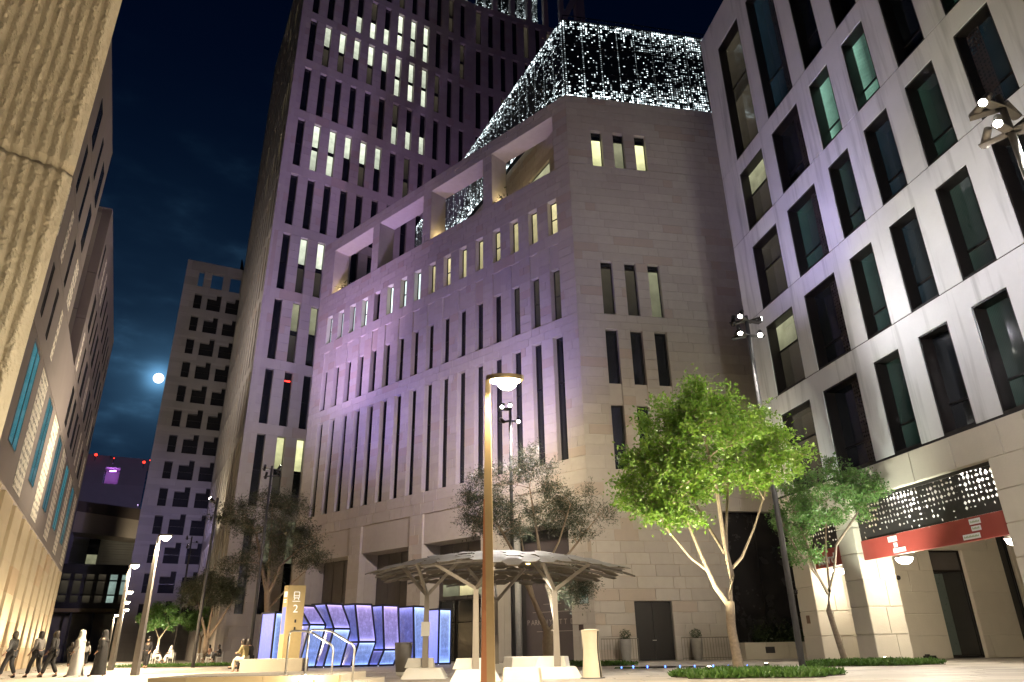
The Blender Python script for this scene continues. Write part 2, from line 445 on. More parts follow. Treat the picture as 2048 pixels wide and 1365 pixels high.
# ------------------------------------------------------------------ ground
gb = MB(); gb.quad((-600, -60, 0), (600, -60, 0), (600, 900, 0), (-600, 900, 0))
tag(gb.build('ground', GROUND), kind='structure')
pv = MB(); rg = random.Random(3)
for j in range(0, 46):
    y = 12.5 + j*.72; x = -24 + rg.random()
    while x < 17:
        l = rg.choice((1.2, 1.6, 2.0, 2.4))
        pv.box(x+.014, x+l-.014, y+.014, y+.706, .002, .012 + rg.random()*.001); x += l
pvo = pv.build('paving', PAVE); tag(pvo, 'rectangular limestone paving slabs covering the plaza floor', kind='stuff')

# ------------------------------------------------------------------ centre building
C0 = np.array([4.347, 42.129, 0.]); A1, A2 = -47.566, 79.219
F1 = Fr(C0, A1, 1); F2 = Fr(C0, A2, -1)
B1 = empty('stone_hotel_building', C0, 0, 'pale limestone building with tall slit windows and glittering light screen on its roof', 'building')
cb = np.array(B1.location)
UW = [(1.35+1.864*k, 2.2+1.864*k) for k in range(16)]
bays = [(1.65, 7.5), (9.0, 14.96), (16.42, 22.35), (23.88, 29.8)]
log = [(1.35, 7.8), (8.8, 15.22), (16.3, 22.6), (23.6, 29.93)]
op1 = []
for a, b in UW: op1 += [(a, b, 27.75, 30.6), (a, b, 21.03, 26.83), (a, b, 11.42, 19.85)]
for a, b in bays: op1.append((a, b, -1, 9.8))
for a, b in log: op1.append((a, b, 33.1, 38.05))
UD = [(1.82, 2.66), (3.52, 4.37), (5.2, 6.07)]
op2 = []
for a, b in UD: op2 += [(a, b, 33.0, 36.2), (a, b, 21.0, 25.05), (a, b, 14.72, 19.93), (a, b, 10.6, 14.72)]
op2 += [(2.32, 4.56, -1, 3.1), (8.3, 20.1, -1, 8.2)]
LV = (0, 7.7, 9.8, 11.43, 16.5, 20.99, 27.75, 33.05, 39.35)
wb = MB()
S1 = []
for z0, z1 in zip(LV, LV[1:]):
    S1 += slabs(F1, 0, 31.9, z0, z1, op1, .66, 1.45, 1) + slabs(F2, 0, 20, z0, z1, op2, .66, 1.45, 2)
backing(F1, .03, 31.9, 0, 33.08, op1, .03, .6, wb)
backing(F1, .03, 31.9, 33.08, 39.33, op1, .03, 1.7, wb)
backing(F2, .03, 20, 0, 39.33, op2, .03, .6, wb)
wb.build('wall', STONE, B1, base=cb)
finish_slabs(S1, B1, STONE, 300)
# lintel panels over the bays, recessed heads over the second window row, fluted sills on the short face
lp = MB()
for a, b in bays: lp.fbox(F1, a-.02, b+.02, 7.7, 9.83, .16, 1.9)
lp.build('lintel_panel', STONE, B1, base=cb)
for a, b in UW:
    MB().fbox(F1, a-.02, b+.02, 24.97, 26.86, .13, .6).build('recess_panel', STONE, B1, base=cb)
for a, b in UD:
    MB().fbox(F2, a-.02, b+.02, 14.72, 16.15, .13, .6).build('recess_panel', STONE, B1, base=cb)
# windows
litA = [LIT_G, LIT_G, LIT_G, LIT_G, GLASS, LIT_G, LIT_G, LIT_G, LIT_W, LIT_W, LIT_W, LIT_W, LIT_W, LIT_W, LIT_W, LIT_W][::-1]
for k, (a, b) in enumerate(UW):
    mt = litA[k]
    window(F1, a, b, 27.75, 30.6, .42, B1, [(0, 1, mt)], cb, bars=(.5,) if k % 3 == 0 else ())
    mtB = LIT_D if k in (0, 1, 2) else GLASS
    window(F1, a, b, 21.03, 24.97, .42, B1, [(0, 1, LIT_DD if k in (0, 1, 2) else GLASS)], cb, bars=(.5,))
    window(F1, a, b, 11.42, 19.85, .42, B1, [(0, .62, GLASS), (.62, 1, GLASS)], cb, bars=(.62,))
for k, (a, b) in enumerate(UD):
    window(F2, a, b, 33.0, 36.2, .3, B1, [(0, .8, (LIT_Y, LIT_D, LIT_Y)[k]), (.8, 1, GLASS)], cb, bars=(.8,))
    window(F2, a, b, 21.0, 25.05, .3, B1, [(0, .9, (LIT_DD, LIT_DD, LIT_D)[k]), (.9, 1, GLASS)], cb, bars=(.9,))
    window(F2, a, b, 16.15, 19.93, .3, B1, [(0, 1, GLASS)], cb)
    window(F2, a, b, 10.6, 14.72, .3, B1, [(0, 1, GLASS)], cb)
# floors so that light cannot run through the shell
fp = [F1.pt(.5, 0, .5), F1.pt(31.5, 0, .5), F1.pt(31.5, 0, 26), F2.pt(20, 0, 18), F2.pt(20, 0, .5)]
for zf, nm in ((33.0, 'terrace_floor'), (10.2, 'floor_slab')):
    MB().prism([p[:2] for p in fp], zf-.3, zf).build(nm, STONE, B1, base=cb)
# penthouse volume behind the terrace frame
A3 = -27.46
C3 = F2.pt(.35, 0, .35)
F3 = Fr(C3, A3, 1)
op3 = [(3.2, 6.6, 33.0, 35.9)]
S3 = slabs(F3, 0, 34, 33.0, 39.3, op3, .7, 1.6, 5)
pw = MB(); backing(F3, .03, 34, 33.0, 39.3, op3, .03, .5, pw); pw.build('penthouse_wall', STONE, B1, base=cb)
finish_slabs(S3, B1, STONE, 0, stuffname='penthouse_cladding')
window(F3, 3.2, 6.6, 33.0, 35.9, .2, B1, [(0, 1, LIT_D)], cb, bars=(.5,))
MB().prism([C3[:2], F3.pt(34, 0)[:2], F3.pt(34, 0, 20)[:2], F2.pt(20, 0, .4)[:2]], 46.9, 47.15).build('roof', DARKP, B1, base=cb)

def ledmat(name, height, strip, rev=False):
    mt, t, b = newmat(name)
    tc = N(t, 'ShaderNodeTexCoord').outputs['Object']
    sp = N(t, 'ShaderNodeSeparateXYZ'); t.links.new(tc, sp.inputs[0])
    cell = .21
    X = M_(t, 'DIVIDE', sp.outputs[0], cell); Z = M_(t, 'DIVIDE', sp.outputs[2], cell)
    ix, iz = M_(t, 'FLOOR', X), M_(t, 'FLOOR', Z)
    cbv = N(t, 'ShaderNodeCombineXYZ'); t.links.new(ix, cbv.inputs[0]); t.links.new(iz, cbv.inputs[1])
    wn_ = N(t, 'ShaderNodeTexWhiteNoise', noise_dimensions='3D'); t.links.new(cbv.outputs[0], wn_.inputs['Vector'])
    r1 = wn_.outputs['Value']
    sc_ = N(t, 'ShaderNodeSeparateColor'); t.links.new(wn_.outputs['Color'], sc_.inputs[0]); r2 = sc_.outputs[1]; r3 = sc_.outputs[2]
    fx = M_(t, 'ABSOLUTE', M_(t, 'SUBTRACT', M_(t, 'FRACT', X), .5)); fz = M_(t, 'ABSOLUTE', M_(t, 'SUBTRACT', M_(t, 'FRACT', Z), .5))
    # round dots, some stretched to dashes
    ax = M_(t, 'MULTIPLY', fx, M_(t, 'SUBTRACT', 1.0, M_(t, 'MULTIPLY', M_(t, 'GREATER_THAN', r2, .8), .55)))
    az_ = M_(t, 'MULTIPLY', fz, M_(t, 'SUBTRACT', 1.0, M_(t, 'MULTIPLY', M_(t, 'LESS_THAN', r2, .12), .55)))
    dd = M_(t, 'SQRT', M_(t, 'ADD', M_(t, 'MULTIPLY', ax, ax), M_(t, 'MULTIPLY', az_, az_)))
    v = M_(t, 'DIVIDE', sp.outputs[2], height)
    edge = M_(t, 'MAXIMUM', M_(t, 'POWER', v, 5.0), M_(t, 'POWER', M_(t, 'SUBTRACT', 1.0, v), 3.5))
    side = M_(t, 'MULTIPLY', M_(t, 'SUBTRACT', sp.outputs[0], 4.0), .09)
    side = M_(t, 'MINIMUM', M_(t, 'MAXIMUM', side, 0.02), .42)
    dens = M_(t, 'MINIMUM', M_(t, 'ADD', M_(t, 'MULTIPLY', edge, .62), side if strip else .14), .74)
    rad = M_(t, 'ADD', .17, M_(t, 'MULTIPLY', edge, .16))
    on = M_(t, 'MULTIPLY', M_(t, 'LESS_THAN', r1, dens), M_(t, 'LESS_THAN', dd, rad))
    # thin vertical light strings
    per = M_(t, 'FRACT', M_(t, 'DIVIDE', ix, 7.0))
    line = M_(t, 'MULTIPLY', M_(t, 'LESS_THAN', per, .1), M_(t, 'LESS_THAN', dd, .22))
    on2 = M_(t, 'MAXIMUM', on, M_(t, 'MULTIPLY', line, .4))
    br = M_(t, 'MULTIPLY', on2, M_(t, 'ADD', .12, M_(t, 'MULTIPLY', M_(t, 'POWER', r3, 2.0), M_(t, 'ADD', .8, M_(t, 'MULTIPLY', edge, 3.2)))))
    b.inputs['Base Color'].default_value = (.008, .009, .01, 1); b.inputs['Roughness'].default_value = .4
    b.inputs['Emission Color'].default_value = (.82, .97, 1.0, 1); t.links.new(M_(t, 'MULTIPLY', br, 1.5), b.inputs['Emission Strength'])
    mt.cycles.emission_sampling = 'NONE'
    return mt
LED = ledmat('light_dot_screen', 7.85, True); LEDS = ledmat('light_dot_screen_side', 7.85, False)
def ledpanel(fr, u0, u1, z0, h, d, mt, parent, base, name='light_screen'):
    mb = MB(); s = -fr.side; mb.box(0, u1-u0, min(0, s*.1), max(0, s*.1), 0, h)
    return mb.build(name, mt, parent, loc=fr.pt(u0, z0, d)-base, rot=(0, 0, fr.rz))
ledpanel(F2, .12, 20, 39.36, 7.85, .1, LED, B1, cb)
ledpanel(Fr(F2.pt(.12, 0, .1), A3, 1), .12, 34, 39.36, 7.85, 0, LEDS, B1, cb)
rp = MB()
for k in range(27): rp.bar(F2.pt(.2+.75*k, 47.2, .15), F2.pt(.2+.75*k, 47.75, .15), .035)
rp.bar(F2.pt(.2, 47.75, .15), F2.pt(20, 47.75, .15), .05)
for k in range(14): MB().bar(F2.pt(.3+1.45*k, 39.4, .02), F2.pt(.3+1.45*k, 47.2, .02), .05).build('screen_post', BLACKF, B1, base=cb)
for zz in (41.9, 44.6, 47.15): MB().bar(F2.pt(.15, zz, .03), F2.pt(20, zz, .03), .05).build('screen_rail', BLACKF, B1, base=cb)
rp.build('roof_railing', BLACKF, B1, base=cb)
for q, u in enumerate((7.3, 14.8, 29.4)):
    e_ = empty('terrace_uplight', F1.pt(u, 33.1, 1.2), 0, ('small warm uplight in the terrace opening nearest the corner', 'small warm uplight in the second terrace opening from the corner', 'small warm uplight in the terrace opening beside the tower')[q], 'uplight')
    MB().lathe([(.08, 0), (.08, .1), (.05, .12)], n=10).build('body', STEEL, e_, smooth=True)
    lamp('light', 'POINT', F1.pt(u, 33.5, 1.15), 70, (1, .78, .42), e_, size=.1)
# terrace plants seen through the frame openings
def tuft(mb, c, n, rad, hgt, rg):
    for _ in range(n):
        p = Vector(c) + Vector((rg.gauss(0, rad), rg.gauss(0, rad), abs(rg.gauss(0, hgt))))
        q = Vector((rg.uniform(-1, 1), rg.uniform(-1, 1), rg.uniform(-.4, 1))).normalized()*.28; s_ = q.cross(Vector((rg.random(), rg.random(), rg.random()))).normalized()*.05
        mb.quad(p-s_, p+s_, p+q+s_*.3, p+q-s_*.3)
LEAFD = leafmat('dark_leaf', (.03, .05, .02), (.06, .08, .03))
for k, (u, n) in enumerate(((7.2, 60), (28.6, 90))):
    tb = MB(); tuft(tb, F1.pt(u, 33.1, .8), n, .45, .35, rg)
    tag(tb.build('terrace_shrub', LEAFD, recalc=False), ('small dark shrub in the terrace opening nearest the building corner', 'dark spiky shrub in the terrace opening beside the tower')[k], 'shrub')
MB().fbox(F1, .7, 31.6, 0, 7.7, 1.86, 2.1).build('bay_back_wall', SHUT, B1, base=cb)
for a, b in ((.7, 1.65), (7.5, 9.0), (14.96, 16.42), (22.35, 23.88), (29.8, 31.6)): MB().fbox(F1, a, b, 0, 7.7, .61, 1.85).build('pillar_core', STONE, B1, base=cb)
# ground floor bays
def bayfill(a, b, lit=False):
    g = MB(); g.fbox(F1, a-.02, b+.02, 0, 7.72, 2.2, 2.4); return g
for i, (a, b) in enumerate(bays):
    bb = MB()
    for q in range(8):
        w_ = (b-a)/8; bb.fbox(F1, a+q*w_+.012, a+(q+1)*w_-.012, 0, 7.7, 1.72 + .04*(q % 2), 1.8 + .04*(q % 2))
    bb.build('bay_panel', (DARKP, SHUT, SHUT, SHUT)[i], B1, base=cb)
    if i:
        for q in range(3 if i == 1 else 1 if i == 3 else 0):
            a_ = a+.4+q*1.7; MB().fbox(F1, a_, a_+1.55, 4.15, 4.95, 1.6, 1.66).build('transom_light', LIT_W if q == 1 else LIT_D, B1, base=cb)
def text(name, s, loc, size, mat, parent=None, rz=0, rx=R(90), ext=.004, base=(0, 0, 0), align='LEFT'):
    cu = bpy.data.curves.new(name, 'FONT'); cu.body = s; cu.size = size; cu.extrude = ext; cu.align_x = align
    o = bpy.data.objects.new('tmp', cu); COL.objects.link(o)
    me = bpy.data.meshes.new_from_object(o.evaluated_get(bpy.context.evaluated_depsgraph_get()))
    bpy.data.objects.remove(o); me.materials.clear(); me.materials.append(mat)
    return link(name, me, parent, np.array(loc)-np.array(base), (rx, 0, rz))
PALETXT = plain('pale_lettering', (.30, .26, .25), .6, 0, 5, .1)
# lettering reads left to right: from large u to small u
RZ1 = R(90-A1)+math.pi
hb = MB(); hb.fbox(F1, 1.72, 6.45, .1, 7.0, 1.5, 1.56); hb.build('hoarding', plain('plum_hoarding', (.075, .06, .068), .35, 0, 2), B1, base=cb)
text('lettering', 'P ARK  H Y A T T  DOHA', F1.pt(6.38, 2.05, 1.49), .42, PALETXT, B1, RZ1, base=cb)
text('lettering', 'LUXURY', F1.pt(4.9, 1.15, 1.49), .2, PALETXT, B1, RZ1, base=cb)
for zz, ua, ub in ((2.75, 5.9, 2.3), (3.2, 5.0, 3.6), (1.65, 5.6, 2.4)):
    MB().fbox(F1, ub, ua, zz, zz+.03, 1.485, 1.499).build('rule_line', PALETXT, B1, base=cb)
# grey column beside the hoarding and the glazed entrance
MB().lathe([(.22, 0), (.22, 7.7)], F1.pt(6.75, 0, 1.1), 20).build('round_column', plain('grey_column', (.34, .33, .32), .5), B1, smooth=True, base=cb)
for q in range(3):
    a = 9.5+q*1.75
    window(F1, a, a+1.6, .05, 3.9, 1.5, B1, [(0, 1, GLASS)], cb, bars=(.62,), name='entrance_door')
# double door, railing, signs on the short face
dr = empty('service_door', F2.pt(2.32, 0, .1)-cb, F2.rz); dr.parent = B1
for q in range(2):
    lf = MB().box(.01+1.12*q, 1.11+1.12*q, .16, .22, .03, 3.08).build('door_leaf', BLACKF, dr)
MB().bar((1.0, .15, 1.05), (1.22, .15, 1.05), .035).build('handle', STEEL, dr)
MB().fbox(F2, 8.2, 20, 0, 8.2, .5, .6).build('dark_glazing', plain('smoked_glazing', (.022, .020, .020), .25, 0, 1, .3), B1, base=cb)
for q in range(6):
    MB().fbox(F2, 8.6+q*1.9, 8.66+q*1.9, 0, 8.2, .42, .5).build('mullion', BLACKF, B1, base=cb)
rail = MB()
for a, b, d_ in ((.1, 2.2, -.5), (4.7, 7.7, -.5)):
    rail.bar(F2.pt(a, 1.15, d_), F2.pt(b, 1.15, d_), .04); rail.bar(F2.pt(a, .12, d_), F2.pt(b, .12, d_), .03)
    n_ = int((b-a)/.16)
    for q in range(n_+1): rail.bar(F2.pt(a+(b-a)*q/n_, 0, d_), F2.pt(a+(b-a)*q/n_, 1.15, d_), .018)
rail.build('railing', plain('bronze_rail', (.16, .13, .10), .5, .3), B1, base=cb)
sg = empty('green_plaque', F1.pt(1.02, 3.02, -.03), 0, 'small green plaque with white emblem on the limestone corner pier', 'sign')
sb = np.array(sg.location)
MB().fbox(F1, .42, 1.02, 3.02, 4.0, -.03, 0).build('plate', GREENSIGN, sg, base=sb)
MB().fbox(F1, .44, 1.0, 3.04, 3.34, -.036, -.031).build('caption_panel', plain('pale_caption', (.4, .5, .5), .5), sg, base=sb)
em = MB()
for q in range(8):
    a = q*math.pi/4; em.bar(F1.pt(.72, 3.68, -.036), F1.pt(.72+.17*math.cos(a), 3.68+.17*math.sin(a), -.036), .045, .01, up=tuple(F1.n))
for su, sz in ((.5, 3.45), (.94, 3.45), (.5, 3.9), (.94, 3.9)): em.bar(F1.pt(su-.04, sz, -.036), F1.pt(su+.04, sz, -.036), .06, .01, up=tuple(F1.n))
em.build('emblem', WHITEP, sg, base=sb)
tag(MB().fbox(F1, .85, 1.15, 1.62, 1.92, -.05, 0).build('wall_vent', plain('brown_vent', (.06, .035, .03), .6)), 'small square brown wall light on the limestone corner pier', 'wall light')
for q, (u, lab) in enumerate(((1.3, 'tall grey planter with round shrub between railing and double door'), (5.35, 'tall grey planter with round shrub right of the dark double door'))):
    e_ = empty('planter', F2.pt(u, 0, -1.0), 0, lab, 'planter', 'planters flanking the double door')
    MB().lathe([(.20, 0), (.23, .1), (.31, .75), (.31, 1.1), (.26, 1.12)], n=18).build('pot', GREYPOT, e_, smooth=True)
    tb = MB(); r2_ = random.Random(q)
    for _ in range(380):
        v_ = Vector((r2_.gauss(0, 1), r2_.gauss(0, 1), r2_.gauss(0, 1))).normalized()*r2_.uniform(.16, .33); v_.z = v_.z*.9+1.33
        q_ = Vector((r2_.uniform(-1, 1), r2_.uniform(-1, 1), r2_.uniform(-1, 1))).normalized()*.06; s_ = q_.cross(v_).normalized()*.03
        tb.quad(v_-s_, v_+s_, v_+q_+s_*.3, v_+q_-s_*.3)
    tb.build('foliage', LEAFD, e_, recalc=False)
# low planter wall with hedge
pwl = empty('planter_wall', F2.pt(8.0, 0, -1.3), 0, 'low marble planter wall holding a dark hedge in front of smoked glazing', 'planter wall')
pb_ = np.array(pwl.location)
for q in range(4): MB().fbox(F2, 8.0+q*1.3+.006, 9.3+q*1.3-.006, 0, .85, -1.3, -.4).build('stone_block', STONE_B, pwl, base=pb_)
MB().fbox(F2, 8.0, 13.2, 0, .8, -.4, .35).build('planting_bed', SHUT, pwl, base=pb_)
MB().fbox(F2, 9.2, 9.75, .3, .62, -1.312, -1.301).build('plate', DARKP, pwl, base=pb_)
hd = MB(); r2_ = random.Random(11)
for _ in range(2600):
    p = Vector(F2.pt(r2_.uniform(9.3, 13), .82 + abs(r2_.gauss(0, .42)), r2_.uniform(-.5, .3)))
    q_ = Vector((r2_.uniform(-1, 1), r2_.uniform(-1, 1), r2_.uniform(-.3, 1))).normalized()*.1; s_ = q_.cross(Vector((1, .3, .2))).normalized()*.04
    hd.quad(p-s_, p+s_, p+q_+s_*.3, p+q_-s_*.3)
tag(hd.build('hedge', LEAFD, recalc=False), 'dark green hedge on the low marble planter wall', 'hedge')

# ------------------------------------------------------------------ tower
T0 = np.array([-26.778, 68.097, 0.])
TA = 56.5
FT = Fr(T0, TA, -1); FL = Fr(T0, -27.46, 1)
T1 = FT.pt(26, 0); FT2 = Fr(T1, 68.5, -1)
B2 = empty('office_tower', T0, 0, 'tall curved stone tower with slit windows, some rooms lit, behind the limestone building', 'tower')
tb_ = np.array(B2.location)
rows = [(4.0, 12.6), (13.8, 20.95), (22.05, 28.0), (29.1, 36.2), (37.4, 44.5), (45.7, 52.65), (53.95, 60.9), (62.2, 69.1), (70.4, 77.4), (78.6, 85.6), (86.8, 93.8)]
cu1 = [(1.3+2.03*k, 2.15+2.03*k) for k in range(12)]
cu2 = [(.35+2.03*k, 1.2+2.03*k) for k in range(9)]
cuL = [(1.2+2.4*k, 2.1+2.4*k) for k in range(12)]
opT = [(a, b, c, d_) for (a, b) in cu1 for (c, d_) in rows]; opT2 = [(a, b, c, d_) for (a, b) in cu2 for (c, d_) in rows]
opL = [(a, b, c, d_) for (a, b) in cuL for (c, d_) in rows]
tw = MB(); ST = []
LT = [0, 4.0] + [c for c, d_ in rows[1:]] + [95.0]
for z0, z1 in zip(LT, LT[1:]):
    ST += slabs(FT, 0, 26, z0, z1, opT, 1.02, 1.7, 3) + slabs(FT2, 0, 20, z0, z1, opT2, 1.02, 1.7, 4)
STL = slabs(FL, 0, 30.5, 0, 95, opL, 1.02, 2.2, 6)
backing(FT, .03, 26, 0, 95, opT, .03, .7, tw); backing(FT2, 0, 20, 0, 95, opT2, .03, .7, tw); backing(FL, .03, 30.5, 0, 95, opL, .03, .7, tw)
tw.build('wall', STONE_T, B2, base=tb_)
finish_slabs(ST+STL, B2, STONE_T, 200)
LT_ = {}
for c_, r_, s_ in ((1, 8, 'u'), (2, 8, 'u'), (3, 8, 'u'), (4, 8, 'u'), (5, 8, 'u'), (6, 8, 'ul'), (7, 8, 'ul'), (8, 8, 'ul'), (3, 9, 'l'), (4, 9, 'l'), (5, 9, 'l'), (6, 9, 'ul'), (7, 9, 'ul'), (8, 9, 'ul'),
                   (6, 7, 'l'), (7, 7, 'l'), (8, 7, 'l'), (1, 6, 'ul'), (2, 6, 'ul'), (3, 6, 'u'), (4, 6, 'u'), (5, 6, 'u'), (1, 4, 'u'), (2, 4, 'u')): LT_[(c_, r_)] = s_
rg = random.Random(21)
for r_, (z0, z1) in enumerate(rows):
    for c_, (a, b) in enumerate(cu1):
        s_ = LT_.get((c_, r_), '')
        dk = LIT_DD if rg.random() < .25 and c_ else GLASS
        up, lo = (LIT_C if 'u' in s_ else dk), (LIT_C if 'l' in s_ else dk)
        if r_ == 1 and c_ in (1, 2): up = LIT_Y
        if r_ == 0 and c_ in (1, 2): up = LIT_D
        if r_ == 3 and c_ in (1, 2): up = LIT_D
        window(FT, a, b, z0, z1, .4, B2, [(0, .46, lo), (.46, .54, GLASS), (.54, 1, up)], tb_, bars=(.5,), fw=.05)
    if r_ > 5:
        for c_, (a, b) in enumerate(cu2):
            window(FT2, a, b, z0, z1, .4, B2, [(0, 1, LIT_DD if rg.random() < .2 else GLASS)], tb_, fw=.05)
    for c_, (a, b) in enumerate(cuL):
        window(FL, a, b, z0, z1, .55, B2, [(0, .5, GLASS), (.5, 1, LIT_W if rg.random() < (.5 if r_ < 3 else .22) else GLASS)], tb_, fw=.05)
tp = [FT.pt(0, 0, .7), FT.pt(26, 0, .7), FT2.pt(20, 0, .7), FT2.pt(20, 0, 20), FL.pt(30, 0, 6), FL.pt(30.5, 0, .7)]
for zf in (21.5, 45, 69.7, 95.0): MB().prism([p[:2] for p in tp], zf-.3, zf).build('floor_slab', STONE_T, B2, base=tb_)
# crown: stone posts with a light screen behind
for k in range(6):
    u = 3.2+k*3.0
    MB().fbox(FT2, u, u+.8, 95, 104, 0, .8).build('crown_post', STONE_T, B2, base=tb_)
for k in range(8):
    MB().fbox(FT, 1+k*3.2, 1.8+k*3.2, 95, 104, 0, .8).build('crown_post', STONE_T, B2, base=tb_)
ledpanel(FT2, 1, 12, 96.3, 7.85, 2.2, LED, B2, tb_); ledpanel(FT, 8, 26, 96.3, 7.85, 2.2, LED, B2, tb_)
MB().bar(FT2.pt(15.6, 97.0, .4), FT2.pt(19, 106, .4), 1.0).build('crown_brace', STONE_T, B2, base=tb_)
MB().fbox(FT2, 18.6, 20, 95, 112, 0, 1.2).build('crown_pier', STONE_T, B2, base=tb_)
# aircraft-style exit sign glow seen in one window
tag(MB().fbox(FT, 3.5, 4.05, 27.0, 27.16, .43, .445).build('red_sign', emit('red_glow', (1, .03, .02), 4)), 'small red lit sign behind a window of the tall tower', 'sign')

# ------------------------------------------------------------------ grey block beside the tower
MP = at(430, 1300, 100); FM = Fr(MP, 62.5, -1); FM2 = Fr(FM.pt(-11.6, 0), -27.46, 1)
B3 = empty('grey_office_block', (FM.pt(-11.6, 0)), 0, 'dark grey stone office block with stepped black windows beside the moon', 'building')
b3 = np.array(B3.location)
cM = [(-9.8, -8.75, 0), (-7.95, -6.0, 1), (-5.25, -3.4, 1), (-2.6, -.7, 1)]
opM = []; zt = 52.15
lev = [48.43-3.68*k for k in range(13)]
for k, zz in enumerate(lev):
    for a, b, ty in cM:
        if ty: opM += [(a, b, zz, zz+2.05), (a+1.25, b, zz+2.05, zz+2.75)]
        else: opM += [(a, b, zz, zz+2.4)]
for a, b, ty in cM: opM.append((a+.1, b-.2, zt, zt+2.6))
mw = MB(); SM = []
for z0, z1 in zip(([0]+lev[::-1]), lev[::-1]+[56.35]): SM += slabs(FM, -11.6, 4, z0, z1, opM, 1.2, 2.6, 9)
backing(FM, -11.57, 4, 0, 56.3, opM, .03, .7, mw); mw.fbox(FM2, .75, 26, 0, 56.3, .03, .7)
mw.build('wall', STONE_M, B3, base=b3); finish_slabs(SM, B3, STONE_M, 60)
for k, zz in enumerate(lev):
    for a, b, ty in cM:
        o_ = window(FM, a, b, zz, zz+(2.75 if ty else 2.4), .45, B3, [(0, 1, GLASSM)], b3, fw=.05, bars=(.42,))
MB().prism([p[:2] for p in (FM.pt(-11.4, 0, .3), FM.pt(4, 0, .3), FM.pt(4, 0, 15), FM.pt(-11.4, 0, 15))], 51.6, 51.8).build('roof', STONE_M, B3, base=b3)
tag(MB().tube([at(484, 540, 104), at(484, 520, 104)], [.35, .08], 8).build('roof_beacon', POLED), 'small pale beacon mast on the roof of the dark grey block', 'beacon')

# ------------------------------------------------------------------ right building (pale render over a stone arcade)
G1 = np.array([14.35, 30.97, 0.]); FR = Fr(G1, -10.9, 1)
B4 = empty('pale_apartment_building', FR.pt(5.76, 0), 0, 'pale rendered building with deep black window reveals above a stone arcade', 'building')
b4 = np.array(B4.location)
st = [7.52, 12.45, 17.38, 22.33, 27.26, 32.2]
colR = [(1.26, 3.85), (-2.33, .18), (-5.0, -3.46), (-7.64, -6.12), (-10.3, -8.76), (-13.0, -11.4), (-16.6, -14.1), (-19.3, -17.7)]
wins = []
for i, zz in enumerate(st[:5]):
    for k, (a, b) in enumerate(colR):
        if i == 4: wins.append((a, b, zz, zz+(8.85 if k < 2 else 6.6), i, k))
        else: wins.append((a, b, zz, zz+3.93, i, k))
opR = [w_[:4] for w_ in wins]
zz_ = st[:5] + [38.65]
for z0, z1 in zip(zz_, zz_[1:]):
    mb = MB(); backing(FR, -24, 5.76, z0+.04, z1, opR, 0, .75, mb)
    if z0 == st[4]: pass
    mb.build('wall_panel', RENDER_R, B4, base=b4)
MB().fbox(FR, -24, 5.72, 7.4, 38.4, .2, .74).fbox(FR, 5.1, 5.7, 7.5, 38.5, .76, 14) if False else None
jb = MB()
for z0 in st[:5]: jb.fbox(FR, -24, 5.74, z0-.04, z0+.05, .025, .7)
jb.build('joint_backing', BLACKF, B4, base=b4)
MB().fbox(FR, 5.0, 5.75, 7.52, 38.6, .76, 16).build('end_wall', RENDER_R, B4, base=b4)
MB().prism([p[:2] for p in (FR.pt(5.7, 0, .1), FR.pt(-24, 0, .1), FR.pt(-24, 0, 16), FR.pt(5.7, 0, 16))], 38.2, 38.5).build('roof', RENDER_R, B4, base=b4)
MB().prism([p[:2] for p in (FR.pt(5.6, 0, .3), FR.pt(-24, 0, .3), FR.pt(-24, 0, 16), FR.pt(5.6, 0, 16))], 6.34, 6.6).build('arcade_ceiling', STONE_B, B4, base=b4)
rg = random.Random(5)
for a, b, z0, z1, i, k in wins:
    if k == 0: pn = [(0, .62 if i < 4 else .5, LIT_DD), (.62 if i < 4 else .5, 1, LIT_D if i in (1, 3) else LIT_DD)]
    else:
        mt = rg.choice((CURT_T, CURT_G, CURT_G, CURT_B, GLASS, GLASS))
        if (i, k) in ((3, 2), (3, 3)): mt = CURT_L
        if i == 4: mt = rg.choice((GLASS, CURT_B, GLASS))
        pn = [(0, .3, mt), (.3, 1, mt)]
    o_ = window(FR, a, b, z0+.05, z1, .5, B4, pn, b4, fw=.07, bars=(.3,) if k else (.62,), frame_d=.1, lining=.47)
    if k in (1, 6) or (k == 5 and i == 2):
        wd = (b-a)*.36; u0 = a+.08 if k != 5 else b-.7
        perf(FR, u0, u0+wd, z0+.14, z1-.1, .42, .16, plain('dark_lattice', (.035, .024, .024), .5), B4, b4, seed=i*9+k, name='lattice_screen')
# stone base: band and piers
SR = []
opB = [(-24, 5.76, -1, 6.32)]
SR += slabs(FR, -24, 5.76, 6.32, 7.48, [], 1.16, 2.1, 12)
MB().fbox(FR, -24, 5.73, 6.32, 7.47, .03, .8).build('band', STONE_B, B4, base=b4)
piers = [(3.69, 5.12), (0.0, 1.2), (-9.1, -7.68), (-17.8, -16.4)]
for a, b in piers:
    pr = MB().fbox(FR, a+.03, b-.03, 0, 6.32, .03, 1.57).build('pier', STONE_B, B4, base=b4)
    Fs = Fr(FR.pt(a, 0, 0), 79.1, -1)       # the side that faces down the street
    for q in range(6):
        z0 = q*1.053
        SR.append((FR, a, b, z0, z0+1.053)); SR.append((Fs, 0, .8 if q % 2 else 1.0, z0, z0+1.053)); SR.append((Fs, .8 if q % 2 else 1.0, 1.6, z0, z0+1.053))
